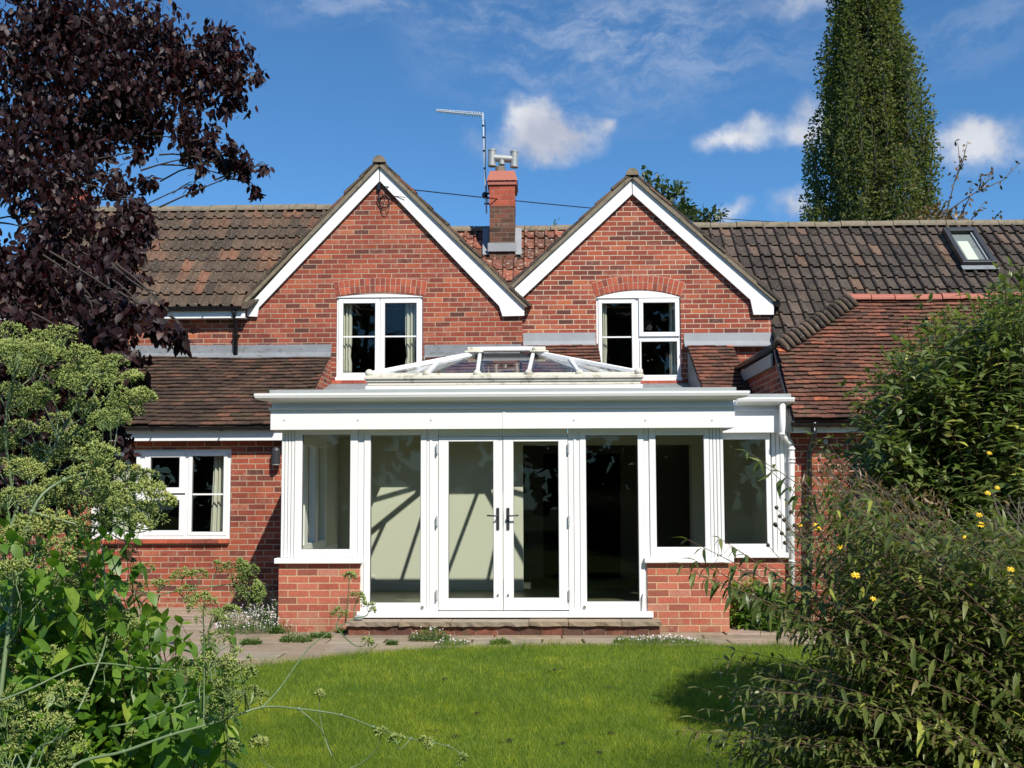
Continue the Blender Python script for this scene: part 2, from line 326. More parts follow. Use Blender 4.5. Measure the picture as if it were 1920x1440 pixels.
class MB:
    def __init__(s): s.v = []; s.f = []; s.t = []
    def add(s, vs, fs, t=.5):
        b = len(s.v); s.v += [tuple(float(c) for c in p) for p in vs]; s.t += [t] * len(vs)
        s.f += [tuple(i + b for i in f) for f in fs]; return s
    def box(s, x0, x1, y0, y1, z0, z1, t=.5):
        x0, x1 = min(x0, x1), max(x0, x1); y0, y1 = min(y0, y1), max(y0, y1); z0, z1 = min(z0, z1), max(z0, z1)
        return s.add([(x0, y0, z0), (x1, y0, z0), (x1, y1, z0), (x0, y1, z0), (x0, y0, z1), (x1, y0, z1), (x1, y1, z1), (x0, y1, z1)],
                     [(0, 3, 2, 1), (4, 5, 6, 7), (0, 1, 5, 4), (1, 2, 6, 5), (2, 3, 7, 6), (3, 0, 4, 7)], t)
    def ring(s, x0, x1, z0, z1, w, y0, y1, wt=None, wb=None):
        wt = w if wt is None else wt; wb = w if wb is None else wb
        s.box(x0, x0 + w, y0, y1, z0, z1); s.box(x1 - w, x1, y0, y1, z0, z1)
        s.box(x0 + w, x1 - w, y0, y1, z1 - wt, z1); s.box(x0 + w, x1 - w, y0, y1, z0, z0 + wb); return s
    def poly(s, pts, d, holes=(), t=.5):
        """pts: outline in 3D (planar); d: extrusion vector"""
        d = np.array(d, float); loops = [[np.array(p, float) for p in pts]] + [[np.array(p, float) for p in h] for h in holes]
        tri = tessellate_polygon([[Vector(p) for p in l] for l in loops])
        allp = [p for l in loops for p in l]; n = len(allp)
        vs = allp + [p + d for p in allp]
        p0, p1, p2 = [allp[i] for i in tri[0]]; flip = np.dot(np.cross(p1 - p0, p2 - p0), d) > 0
        fs = []
        for a, b, c in tri:
            a1, b1, c1 = allp[a], allp[b], allp[c]
            up = np.dot(np.cross(b1 - a1, c1 - a1), d) > 0
            if up: fs += [(a, c, b), (a + n, b + n, c + n)]
            else: fs += [(a, b, c), (a + n, c + n, b + n)]
        k = 0
        for l in loops:
            m = len(l)
            for i in range(m): fs.append((k + i, k + (i + 1) % m, k + (i + 1) % m + n, k + i + n))
            k += m
        return s.add(vs, fs, t)
    def tube(s, pts, r, seg=8, t=.5, cap=True):
        pts = [np.array(p, float) for p in pts]; n = len(pts); rs = r if hasattr(r, '__len__') else [r] * n
        vs = []; fs = []; ref = None
        for i, p in enumerate(pts):
            d = pts[min(i + 1, n - 1)] - pts[max(i - 1, 0)]; L = np.linalg.norm(d); d = d / (L or 1)
            if ref is None: ref = np.array([0, 0, 1.0]) if abs(d[2]) < .9 else np.array([1.0, 0, 0])
            a = np.cross(d, ref); a /= (np.linalg.norm(a) or 1); b = np.cross(d, a); ref = -b if False else ref
            for k in range(seg):
                an = 2 * math.pi * k / seg; vs.append(p + rs[i] * (math.cos(an) * a + math.sin(an) * b))
        for i in range(n - 1):
            for k in range(seg):
                k2 = (k + 1) % seg; fs.append((i * seg + k, i * seg + k2, (i + 1) * seg + k2, (i + 1) * seg + k))
        if cap: fs.append(tuple(range(seg))[::-1]); fs.append(tuple((n - 1) * seg + k for k in range(seg)))
        return s.add(vs, fs, t)
    def blob(s, c, rx, ry, rz, t=.5, nu=8, nv=5, jit=.15):
        vs = [(c[0], c[1], c[2] - rz)]; fs = []
        for j in range(1, nv):
            ph = math.pi * j / nv - math.pi / 2
            for i in range(nu):
                th = 2 * math.pi * i / nu; q = 1 + random.uniform(-jit, jit)
                vs.append((c[0] + rx * q * math.cos(ph) * math.cos(th), c[1] + ry * q * math.cos(ph) * math.sin(th), c[2] + rz * q * math.sin(ph)))
        vs.append((c[0], c[1], c[2] + rz)); e = len(vs) - 1
        for i in range(nu):
            fs.append((0, 1 + (i + 1) % nu, 1 + i)); fs.append((e, e - nu + i, e - nu + (i + 1) % nu))
        for j in range(nv - 2):
            for i in range(nu):
                a = 1 + j * nu; fs.append((a + i, a + (i + 1) % nu, a + nu + (i + 1) % nu, a + nu + i))
        return s.add(vs, fs, t)
    def build(s, name, mat, parent=None, bevel=0, smooth=False, tint=False, origin=None):
        me = bpy.data.meshes.new(name); me.from_pydata(s.v, [], s.f); me.validate(); me.update()
        if tint:
            a = me.attributes.new('tint', 'FLOAT', 'POINT'); a.data.foreach_set('value', s.t)
        if smooth: me.polygons.foreach_set('use_smooth', [True] * len(me.polygons))
        o = link(name, me, mat, parent, origin)
        if bevel:
            b = o.modifiers.new('bevel', 'BEVEL'); b.width = bevel; b.segments = 2; b.limit_method = 'ANGLE'; b.angle_limit = R(40)
        return o

def npmesh(name, V, Fc, tint, mat, parent=None, origin=None, smooth=False):
    """V (n,3), Fc (m,k) same-size faces"""
    me = bpy.data.meshes.new(name); n = len(V); m, k = Fc.shape
    me.vertices.add(n); me.vertices.foreach_set('co', V.astype(np.float32).ravel())
    me.loops.add(m * k); me.loops.foreach_set('vertex_index', Fc.astype(np.int32).ravel())
    me.polygons.add(m); me.polygons.foreach_set('loop_start', np.arange(m, dtype=np.int32) * k); me.polygons.foreach_set('loop_total', np.full(m, k, np.int32))
    me.update(calc_edges=True)
    a = me.attributes.new('tint', 'FLOAT', 'POINT'); a.data.foreach_set('value', tint.astype(np.float32))
    if smooth: me.polygons.foreach_set('use_smooth', [True] * m)
    return link(name, me, mat, parent, origin)

TPL = {  # (t along, w across, h up), faces (quads; degenerate-free)
 'leaf': (np.array([(0, -.08, 0), (0, .08, 0), (.3, -.85, .10), (.3, 0, 0), (.3, .85, .10), (.68, -.72, .08), (.68, 0, 0), (.68, .72, .08), (1, -.05, 0), (1, .05, 0)]),
          np.array([(0, 3, 2, 0), (0, 1, 3, 3), (1, 4, 3, 3), (2, 3, 6, 5), (3, 4, 7, 6), (5, 6, 8, 8), (6, 9, 8, 8), (6, 7, 9, 9)])),
 'lance': (np.array([(0, 0, 0), (.2, -.72, .2), (.2, .72, .2), (.2, 0, 0), (.48, -1, .22), (.48, 1, .22), (.48, 0, 0), (.78, -.55, .12), (.78, .55, .12), (.78, 0, 0), (1, 0, 0)]),
          np.array([(0, 3, 1), (0, 2, 3), (1, 3, 6), (1, 6, 4), (3, 2, 5), (3, 5, 6), (4, 6, 9), (4, 9, 7), (6, 5, 8), (6, 8, 9), (7, 9, 10), (9, 8, 10)])),
 'quad': (np.array([(0, 0, 0), (.5, -1, .1), (1, 0, 0), (.5, 1, .1)]), np.array([(0, 3, 2, 1)])),
 'blade': (np.array([(0, -.5, 0), (0, .5, 0), (1, 0, 0)]), np.array([(0, 1, 2)])),
 'seed': (np.array([(0, 0, 0), (.5, -1, 0), (.5, .5, .9), (.5, .5, -.9), (1, 0, 0)]), np.array([(0, 2, 1), (0, 3, 2), (0, 1, 3), (4, 1, 2), (4, 2, 3), (4, 3, 1)])),
}
TPL['leaf'] = (TPL['leaf'][0], np.array([(0, 1, 3), (0, 3, 2), (1, 4, 3), (2, 3, 6), (2, 6, 5), (3, 4, 7), (3, 7, 6), (5, 6, 8), (6, 9, 8), (6, 7, 9)]))
def nrm(a): return a / np.maximum(np.linalg.norm(a, axis=1, keepdims=True), 1e-9)
def leaves(name, P, D, N, L, Wd, tint, mat, parent=None, tpl='leaf', droop=.25, origin=None):
    P = np.asarray(P, float); D = nrm(np.asarray(D, float)); N = np.asarray(N, float)
    S = nrm(np.cross(D, N)); N = np.cross(S, D); T, Fq = TPL[tpl]; n = len(P); k = len(T)
    L = np.broadcast_to(L, (n,)); Wd = np.broadcast_to(Wd, (n,)); dr = np.broadcast_to(droop, (n,))
    t = T[:, 0][None, :, None]; w = T[:, 1][None, :, None]; h = T[:, 2][None, :, None]
    V = P[:, None, :] + D[:, None, :] * t * L[:, None, None] + S[:, None, :] * w * Wd[:, None, None] / 2 + N[:, None, :] * (h * Wd[:, None, None] / 2 * 1.0 - dr[:, None, None] * t * t * L[:, None, None])
    Fc = (Fq[None] + (np.arange(n) * k)[:, None, None]).reshape(-1, Fq.shape[1])
    return npmesh(name, V.reshape(-1, 3), Fc, np.repeat(tint, k), mat, parent, origin, smooth=(tpl in ('leaf', 'lance')))
def rdir(n): return nrm(RNG.normal(size=(n, 3)))
#=====SECTION:HOUSE=====
# ------------------------------------------------------------------ reference planes
YF = 11.0; YP = 10.97; YA = 10.88; YB = 11.75; YW = 13.25; YG1 = 15.2; YG2 = 15.28
# ground
g = MB(); g.add([(-400, -60, -.03), (400, -60, -.03), (400, 600, -.03), (-400, 600, -.03)], [(0, 1, 2, 3)])
setp(g.build('ground', 'meadow'), kind='structure')
edge_px = [(-500, 1290), (100, 1262), (330, 1256), (480, 1252), (560, 1241), (650, 1230), (760, 1221), (900, 1215), (1100, 1212), (1300, 1212), (1500, 1214), (1700, 1216), (2100, 1218)]
lawn_edge = [tuple(atz(px, py, .012)[:2]) for px, py in edge_px]
g = MB(); pts = [(x, y, -.012) for x, y in lawn_edge] + [(9, -4, -.012), (-9, -4, -.012)]
g.poly(pts, (0, 0, .024)); setp(g.build('lawn', 'turf'), kind='structure')

# patio of irregular flags
pb = MB(); pb.box(-8.2, 7.2, 8.7, 13.6, -.026, -.014); fl = MB()
def flag(x0, x1, y0, y1):
    j = lambda: random.uniform(-.012, .012); z = random.uniform(-.004, .004)
    c = [(x0 + j(), y0 + j()), (x1 + j(), y0 + j()), (x1 + j(), y1 + j()), (x0 + j(), y1 + j())]; b = .012
    cx, cy = (x0 + x1) / 2, (y0 + y1) / 2
    top = [(cx + (x - cx) * (1 - b / (x1 - x0) * 2), cy + (y - cy) * (1 - b / (y1 - y0) * 2)) for x, y in c]
    tz = [random.uniform(-.002, .002) + z for _ in range(4)]
    fl.add([(x, y, -.012) for x, y in c] + [(x, y, -.006 + t) for (x, y), t in zip(c, tz)] + [(x, y, .002 + t) for (x, y), t in zip(top, tz)],
           [(0, 1, 5, 4), (1, 2, 6, 5), (2, 3, 7, 6), (3, 0, 4, 7), (4, 5, 9, 8), (5, 6, 10, 9), (6, 7, 11, 10), (7, 4, 8, 11), (8, 9, 10, 11)], random.random())
y = 8.75
while y < 13.5:
    h = random.choice([.3, .42, .45, .58]); h = min(h, 13.6 - y); x = -8.1 + random.uniform(0, .4)
    while x < 7.0:
        w = random.choice([.42, .58, .7, .88])
        if h > .5 and random.random() < .3:
            flag(x + .007, x + w - .007, y + .007, y + h / 2 - .007); flag(x + .007, x + w - .007, y + h / 2 + .007, y + h - .007)
        else: flag(x + .007, x + w - .007, y + .007, y + h - .007)
        x += w
    y += h
po = fl.build('patio', 'flag', tint=True, origin=(0, 11, 0)); setp(po, kind='structure')
pj = pb.build('patio_joint_bed', 'soil', origin=(0, 11, 0)); setp(pj, kind='structure')
# flower bed on the right of the orangery and under the shrubs
g = MB()
bed = [(X(1367, 11.2), 11.15), (6.8, 11.1), (6.8, 11.65), (X(1367, 11.2), 11.7)]
g.poly([(x, y, -.010) for x, y in bed], (0, 0, .035)); setp(g.build('flower_bed_soil', 'soil'), kind='structure')
g = MB(); bed = [(-8, 2.2), (-1.8, 2.2), (-1.9, 5.6), (-2.2, 7.4), (-2.8, 8.2), (-8, 8.4)]
g.poly([(x, y, -.011) for x, y in bed], (0, 0, .04)); setp(g.build('left_bed_soil', 'soil'), kind='structure')
g = MB(); bed = [(1.9, 2.2), (8, 2.2), (8, 9.3), (3.9, 9.2), (3.0, 8.0), (2.3, 5.5)]
g.poly([(x, y, -.009) for x, y in bed], (0, 0, .038)); setp(g.build('right_bed_soil', 'soil'), kind='structure')

# ------------------------------------------------------------------ house
house = empty('brick_house', (0, 15.2, 0), 'red brick house with two gables and dark tiled roofs behind the white orangery', 'house')
def pxpoly(pts, Y): return [tuple(float(c) for c in at(px, py, Y)) for px, py in pts]
def flat(pts, Y): return [(p[0], Y, p[2]) for p in pts]

def arc(x0, x1, z, rise, n=14, rev=False):
    out = []
    for i in range(n + 1):
        t = i / n; xx = x0 + (x1 - x0) * t; out.append((xx, z + rise * (1 - (2 * t - 1) ** 2)))
    return out[::-1] if rev else out

# window openings in the gables
w1 = dict(x0=X(630, YG1, 630), x1=X(793, YG1, 630), z0=Z(713, YG1, 700), z1=Z(556, YG1, 700), rise=.045)
w2 = dict(x0=X(1118, YG2, 630), x1=X(1277, YG2, 630), z0=Z(714, YG2, 1200), z1=Z(557, YG2, 1200), rise=.105)
def hole(w, Y):
    top = arc(w['x0'], w['x1'], w['z1'], w['rise'])
    return [(w['x0'], Y, w['z0']), (w['x1'], Y, w['z0'])] + [(x, Y, z) for x, z in top[::-1]]
zlow = Z(760, YG1)
g1 = flat(pxpoly([(-700, 760), (-700, 583), (470, 583), (712, 325), (979, 583), (979, 760)], YG1), YG1)
b = MB().poly(g1, (0, .25, 0), [hole(w1, YG1)]); b.build('gable_wall', 'brick', house)
g2 = flat(pxpoly([(982, 760), (960, 575), (1186, 350), (1420, 575), (1449, 590), (1449, 760)], YG2), YG2)
g2[0] = (X(960, YG2), YG2, zlow); g2[1] = (X(960, YG2), YG2, g2[1][2]); g2[4] = (g2[5][0], YG2, g2[4][2])
b = MB().poly(g2, (0, .25, 0), [hole(w2, YG2)]); b.build('gable_wall', 'brick2', house)
# side return of the right gable towards the right
xr = g2[5][0]
MB().box(xr - .25, xr, YG2 + .252, 18.5, 0, g2[4][2]).build('side_wall', 'bricks', house)
# rear of the house (closes the rooms)
MB().box(-10, 12, 19.9, 20.1, 0, 4.2).build('rear_wall', 'brick', house) if False else None

# bargeboards
def board(name, pts, Y, mat='whitepaint', d=.03, bev=.003):
    p = flat(pxpoly(pts, Y), Y); return MB().poly(p, (0, d, 0)).build(name, mat, house, bevel=bev)
YBB = 15.145
board('bargeboard', [(463, 593), (463, 576), (710, 308.5), (711, 340), (485, 577), (482, 594)], YBB)
board('bargeboard', [(711.6, 308.5), (983, 575), (983, 592), (942, 593), (936, 574), (712.6, 340)], YBB)
board('bargeboard', [(955, 549), (1184, 333), (1185, 364.5), (976, 561)], YBB + .07)
board('bargeboard', [(1185.6, 333), (1451, 566), (1451, 590), (1413, 590), (1407, 562), (1186.4, 364.5)], YBB + .07)

# gable roofs: stepped tiles seen at the verges
def gable_roof(apx, apy, lx, ly, rx, ry, Y0, Y1, mat='tile_l'):
    A = at(apx, apy, Y0); L_ = at(lx, ly, Y0); R_ = at(rx, ry, Y0)
    vb = MB(); tb = MB()
    for E in (L_, R_):
        d = E - A; d[1] = 0; ln = np.linalg.norm(d); d /= ln; n = np.array([-d[2], 0, d[0]]); n = n if n[2] > 0 else -n
        P = lambda s, h: tuple(A + d * s + n * h + np.array([0, 0, 0]))
        vb.poly([P(0 if E is L_ else .004, -.055), P(ln, -.045), P(ln + .02, .006), P(0 if E is L_ else .004, .0)], (0, .2, 0))
        k = int(ln / .33); g_ = ln / k
        for i in range(k):
            s0 = i * g_ - .02; s1 = (i + 1) * g_ + .05; j = random.uniform(-.008, .008); yj = random.uniform(0, .025)
            q = [P(s0, .002), P(s1, .014 + j), P(s1, .055 + j), P(s0, .03)]
            q = [(a, Y0 - .02 + yj, c) for a, _, c in q]
            tb.poly(q, (0, Y1 - Y0, 0), t=random.random())
    vb.build('verge', 'conc', house); tb.build('gable_roof', mat, house, tint=True)
    rb = MB(); y = Y0 - .03; k = 0
    while y < Y1 - .2:
        seg = []
        rr = .10 + .006 * (k % 2); n_ = 12
        p0 = [(A[0] + rr * math.cos(math.pi * i / n_), y, A[2] - .03 + rr * 1.05 * math.sin(math.pi * i / n_)) for i in range(n_ + 1)]
        rb.poly(p0, (0, .43, 0), t=random.random()); y += .42; k += 1
    rb.build('ridge_tiles', 'conc', house)
gable_roof(711, 301, 450, 572, 988, 572, YBB - .04, 17.6)
gable_roof(1185.5, 325, 940, 552, 1456, 561, YBB + .03, 18.4, 'tile_r')

# ---- tiled slopes
def slope(p_eave, p_top):
    """returns origin, unit up-slope vector, normal, length for (Y,Z) pairs"""
    s = np.array([0, p_top[0] - p_eave[0], p_top[1] - p_eave[1]]); L = np.linalg.norm(s); s /= L
    return np.array([0, p_eave[0], p_eave[1]]), s, np.array([0, -s[2], s[1]]), L
def plain_tiles(name, mat, pe, pt, x0, x1, nrow, tw=.165, xlim=None, parent=None, sag=.012, th=.014):
    o, s, n, L = slope(pe, pt); gz = L / nrow; mb = MB(); tlt = .035
    ex = np.array([1.0, 0, 0]); ph = random.uniform(0, 6)
    for r in range(nrow):
        v0 = r * gz; off = (r % 2) * tw / 2 + random.uniform(-.012, .012); x = x0 - tw + off
        a, bb = (x0, x1) if xlim is None else xlim(v0 + gz * .5)
        while x < bb:
            xa, xb = max(x + .0015, a), min(x + tw - .0015, bb)
            if xb - xa > .02:
                lift = sag * math.sin(x * 1.3 + ph) + sag * .6 * math.sin(x * 3.1 + r * .35) + random.uniform(0, .006)
                dv = random.uniform(-.007, .007); rot = random.uniform(-.005, .005)
                l0 = .030 + lift; l1 = .002 + lift
                A = o + ex * xa + s * (v0 + dv + rot) ; B = o + ex * xb + s * (v0 + dv - rot)
                A2 = o + ex * xa + s * (v0 + gz * 1.35); B2 = o + ex * xb + s * (v0 + gz * 1.35)
                tw1 = random.uniform(-.003, .004)
                vs = [A + n * (l0 - th), B + n * (l0 - th + tw1), B2 + n * (l1 - th), A2 + n * (l1 - th), A + n * l0, B + n * (l0 + tw1), B2 + n * l1, A2 + n * l1]
                mb.add(vs, [(0, 3, 2, 1), (4, 5, 6, 7), (0, 1, 5, 4), (1, 2, 6, 5), (2, 3, 7, 6), (3, 0, 4, 7)], random.random())
            x += tw
    # boarding below
    if xlim is None:
        A = o + n * -.05; vs = []
        mb.poly([tuple(A + ex * x0), tuple(A + ex * x1), tuple(A + ex * x1 + s * L), tuple(A + ex * x0 + s * L)], tuple(n * .035), t=.1)
    else:
        vv = [0, L * .25, L * .499, L * .5, L * .75, L]; vv = sorted(set([0, xlim(None), L])); A = o + n * -.05
        lft = [tuple(A + ex * (xlim(v)[0] + .02) + s * v) for v in vv]; rgt = [tuple(A + ex * xlim(v)[1] + s * v) for v in vv]
        mb.poly(rgt + lft[::-1], tuple(n * .035), t=.1)
    return mb.build(name, mat, parent or house, tint=True)
def roman_tiles(name, mat, pe, pt, x0, x1, nrow, tw=.18, parent=None, hmax=.044, cut=None):
    o, s, n, L = slope(pe, pt); gz = L / nrow; mb = MB(); ex = np.array([1.0, 0, 0])
    prof = [(0, -.05), (.03, .35), (.10, .85), (.19, 1.0), (.28, .85), (.37, .35), (.42, .0), (.62, -.06), (.94, .02), (1.0, -.12)]
    for r in range(nrow):
        x = x0; rowj = random.uniform(-.004, .004)
        while x < x1:
            lift = .008 * math.sin(x * 1.1 + r) + random.uniform(0, .005); dv = random.uniform(-.006, .006) + rowj
            v0 = r * gz + dv; v1 = (r + 1) * gz + .05; l0 = .030 + lift; l1 = .0 + lift
            if cut and cut(x + tw / 2, r * gz): x += tw; continue
            vs = []; m = len(prof)
            for v, l in ((v0, l0), (v1, l1)):
                for u, h in prof: vs.append(o + ex * (x + u * tw * .995) + s * v + n * (l + h * hmax))
            for u, h in prof: vs.append(o + ex * (x + u * tw * .995) + s * v0 + n * (l0 + h * hmax - .016))
            for u, h in prof: vs.append(o + ex * (x + u * tw * .995) + s * (v0 + .12) + n * (l0 - .012 + h * hmax - .016))
            fs = [(i, i + 1, m + i + 1, m + i) for i in range(m - 1)] + [(2 * m + i, 2 * m + i + 1, i + 1, i) for i in range(m - 1)] + [(3 * m + i, 3 * m + i + 1, 2 * m + i + 1, 2 * m + i) for i in range(m - 1)]
            t0 = random.random(); mb.add(vs, fs, t0)
            x += tw
    A = o + n * -.06
    xe1 = x1 if not cut else X(462, 15.05, 580) + .02
    mb.poly([tuple(A + ex * x0), tuple(A + ex * xe1), tuple(A + ex * x1 + s * L), tuple(A + ex * x0 + s * L)], tuple(n * .04), t=.1)
    return mb.build(name, mat, parent or house, tint=True)

# main roofs
zeL = Z(578, 15.0, 350); zrL = Z(394, 16.85, 400)
roman_tiles('main_roof', 'tile_l', (14.97, zeL), (16.85, zrL), X(40, 16), X(700, 16), 9, .165,
            cut=lambda x, v: x > X(462, 15.05, 580) + v * .72 + .0)
zrR = Z(424, 17.5, 1500)
xk = X(1352, YG2, 560); roman_tiles('main_roof', 'tile_r', (16.075, zrR - 1.425), (17.5, zrR), X(1180, 17.5), xk - .001, 6, .185)
roman_tiles('main_roof', 'tile_r', (15.6, zrR - 1.9), (17.5, zrR), xk + .001, xr - .001, 8, .185)
roman_tiles('main_roof', 'tile_r', (14.65, zrR - 2.85), (17.5, zrR), xr + .001, 12.0, 12, .185)
roman_tiles('main_roof', 'tile_m', (15.83, zrR - 1.67), (17.5, zrR), X(700, 17.5), X(1180, 17.5) - .01, 7, .175)
# back slopes
def backslope(x0, x1, y0, z0, y1, z1): MB().poly([(x0, y0, z0), (x1, y0, z0), (x1, y1, z1), (x0, y1, z1)], (0, .04, .05), t=.3).build('back_roof', 'tile_r', house, tint=True)
backslope(X(40, 16), X(705, 16), 16.9, zrL - .05, 20, zrL - 3.0); backslope(X(705, 16) + .01, 12, 17.55, zrR - .06, 20.5, zrR - 3.1)
def ridge(x0, x1, y, z, mat, seg=.45, r=.115, name='ridge_tiles', lap=.0):
    mb = MB(); x = x0; k = 0
    while x < x1 - .05:
        w = min(seg, x1 - x); n_ = 10; zz = z + .005 * math.sin(x * 2.3) + random.uniform(-.004, .004); rr = r + random.uniform(-.004, .004)
        p = [(x, y - rr * math.cos(math.pi * i / n_), zz - .055 + rr * math.sin(math.pi * i / n_)) for i in range(n_ + 1)]
        mb.poly(p, (w - .012, 0, 0), t=random.random()); x += w
    return mb.build(name, mat, house)
ridge(X(40, 16.85), X(625, 16.85), 16.85, zrL + .02, 'conc'); ridge(X(840, 17.5), X(1090, 17.5), 17.5, zrR, 'conc'); ridge(X(1290, 17.5), 12, 17.5, zrR + .02, 'conc')
# left end gable of the left roof
xe = X(40, 16)
MB().poly([(xe, 15.0, zeL - .02), (xe, 16.85, zrL - .08), (xe, 18.9, zeL - .02)], (.2, 0, 0)).build('end_wall', 'bricks', house)

# lean-to roofs
zE = Z(798, 13.05, 400); zT = Z(669, 15.17, 400); zT2 = Z(645, 15.2, 1370)
xv = X(621, 15.2, 668)
plain_tiles('lean_to_roof', 'plain_l', (13.02, zE), (15.18, zT), -9.0, xv, 20)
xa = X(799, 15.2, 668); xm = X(979, 15.2, 660)
plain_tiles('lean_to_roof', 'plain_r', (13.3, zE + .17), (15.18, zT - .02), xa, xm, 18)
plain_tiles('lean_to_roof', 'plain_r', (13.3, zE + .26), (15.25, zT2), xm + .003, X(1122, 15.2, 660), 18)
xs = X(1289, 15.2, 660); XWG = X(1487, 11.5, 785)
plain_tiles('lean_to_roof', 'plain_r', (13.1, zE + .1), (15.25, zT2), xs, XWG + .05, 20)
# cheeks beside the upper windows and the lead gutters below them
def cheek(x, zt, mat, d=.03): MB().poly([(x, 13.25, zE + .08), (x, 15.19, zE + .08), (x, 15.19, zt)], (d, 0, 0)).build('roof_cheek', mat, house)
cheek(xv - .028, zT, 'bricks'); cheek(xa, zT - .04, 'lead'); cheek(X(1122, 15.2, 660) - .03, zT2 - .03, 'lead'); cheek(xs, zT2 - .03, 'lead')
def lead_gutter(x0, x1, Yw, pxr):
    zt = Z(718, Yw, pxr); MB().poly([(x0, 13.2, zE + .1), (x0, 13.2, 2.60), (x0, Yw - .002, zt), (x0, Yw - .002, zE + .1)], (x1 - x0, 0, 0)).build('lead_gutter', 'lead', house)
lead_gutter(xv + .004, xa - .002, YG1, 700); lead_gutter(X(1122, 15.2, 660) + .002, xs - .002, YG2, 1200)
# verge strip and undercloak of left lean-to
o_, s_, n_, L_ = slope((13.02, zE), (15.18, zT))
# lead flashings
def flash(pa, pb_, ya, yb, Y, mat, nseg=1):
    x0, x1 = X(pa, Y, ya), X(pb_, Y, ya); mb = MB(); z1 = Z(ya, Y, (pa + pb_) / 2); z0 = Z(yb, Y, (pa + pb_) / 2); k = max(1, int((x1 - x0) / 1.5))
    for i in range(k):
        a = x0 + (x1 - x0) * i / k; c = x0 + (x1 - x0) * (i + 1) / k; e = .004 * (i % 2)
        mb.poly([(a, Y - .006 - e, z1 + e), (a, Y - .018 - e, z0 + .02), (a, Y - .10, z0 - .055), (a, Y - .10, z0 - .075), (a, Y - .0015, z0 - .03), (a, Y - .0015, z1 + e)], (c - a - .004, 0, 0))
    mb.build('lead_flashing', mat, house)
flash(-300, 622, 649, 666, YG1, 'lead'); flash(796, 978, 646, 668, YG1, 'lead')
flash(981, 1117, 624, 642, YG2, 'leadlight'); flash(1282, 1449, 624, 642, YG2, 'leadlight')

# lower left wall with window opening
lw = dict(x0=X(170, YW, 930), x1=X(432.5, YW, 930), z0=Z(1011, YW, 320), z1=Z(842, YW, 320))
XL = X(600, YW, 900)
b = MB().poly([(-9, YW, 0), (XL, YW, 0), (XL, YW, zE - .02), (-9, YW, zE - .02)], (0, .2, 0),
              [[(lw['x0'], YW, lw['z0']), (lw['x1'], YW, lw['z0']), (lw['x1'], YW, lw['z1']), (lw['x0'], YW, lw['z1'])]])
b.build('lower_wall', 'brick', house)

# windows -------------------------------------------------------------
def rect(mb, px0, px1, py0, py1, Y, y0, y1, ref=None):
    pass
def winpart(x0, x1, z0, z1, Y, lights, parent=house, mull=.05, fr=.045, mat='white', glass='glass', d=.07):
    """lights: list of (x0,x1,z0,z1,opening,[bars z])"""
    f = MB(); f.ring(x0, x1, z0, z1, fr, Y, Y + d)
    fo = f.build('window', mat, parent, bevel=.003)
    return fo
def light(fo, x0, x1, z0, z1, Y, sash=True, bars=(), sw=.052, glass='glass'):
    if sash:
        s = MB(); s.ring(x0, x1, z0, z1, sw, Y - .014, Y + .045); s.build('sash', 'white', fo, bevel=.004)
        q = MB(); q.ring(x0 + sw, x1 - sw, z0 + sw, z1 - sw, .004, Y - .004, Y + .03); q.build('gasket', 'seam', fo)
        x0, x1, z0, z1 = x0 + sw, x1 - sw, z0 + sw, z1 - sw
    g_ = MB(); g_.box(x0 - .005, x1 + .005, Y + .018, Y + .023, z0 - .005, z1 + .005); g_.build('pane', glass, fo)
    for zb in bars:
        MB().box(x0 + .003, x1 - .003, Y + .004, Y + .017, zb - .011, zb + .011).build('glazing_bar', 'white', fo)
def room(x0, x1, z0, z1, Y, depth, mat='room', sides=True):
    b = MB(); y1 = Y + depth
    b.add([(x0, Y, z0), (x1, Y, z0), (x1, y1, z0), (x0, y1, z0), (x0, Y, z1), (x1, Y, z1), (x1, y1, z1), (x0, y1, z1)],
          [(0, 1, 2, 3), (7, 6, 5, 4), (3, 2, 6, 7), (0, 3, 7, 4), (2, 1, 5, 6)])
    return b.build('room', mat, house)

# upper left window
Yw = YG1 + .035; x0, x1, z0, z1 = w1['x0'] + .004, w1['x1'] - .004, w1['z0'] + .002, w1['z1']
fo = winpart(x0, x1, z0, z1, Yw, None, fr=.03)
xm_ = (x0 + x1) / 2 + .003; MB().box(xm_ - .006, xm_ + .006, Yw, Yw + .07, z0 + .03, z1 - .03).build('mullion', 'white', fo)
zb = Z(631, Yw, 700)
light(fo, x0 + .031, xm_ - .007, z0 + .05, z1 - .031, Yw, bars=(zb,), sw=.066); light(fo, xm_ + .007, x1 - .031, z0 + .05, z1 - .031, Yw, bars=(zb,), sw=.066)
MB().box(x0 - .01, x1 + .01, Yw - .05, Yw - .002, z0 - .004, z0 + .045).build('sill', 'white', fo, bevel=.004)
tp = arc(x0, x1, z1 + .002, w1['rise']); MB().poly([(x0, Yw - .03, z1 - .012)] + [(x1, Yw - .03, z1 - .012)] + [(a, Yw - .03, c - .004) for a, c in tp[::-1]], (0, .05, 0)).build('arch_infill', 'white', fo)
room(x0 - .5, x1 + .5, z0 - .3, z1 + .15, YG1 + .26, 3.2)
MB().box(x0 - .2, x1 + .2, YG1 + .1, YG1 + .25, z0 - .32, z0 - .001).build('inner_sill', 'inwhite', fo) if False else None
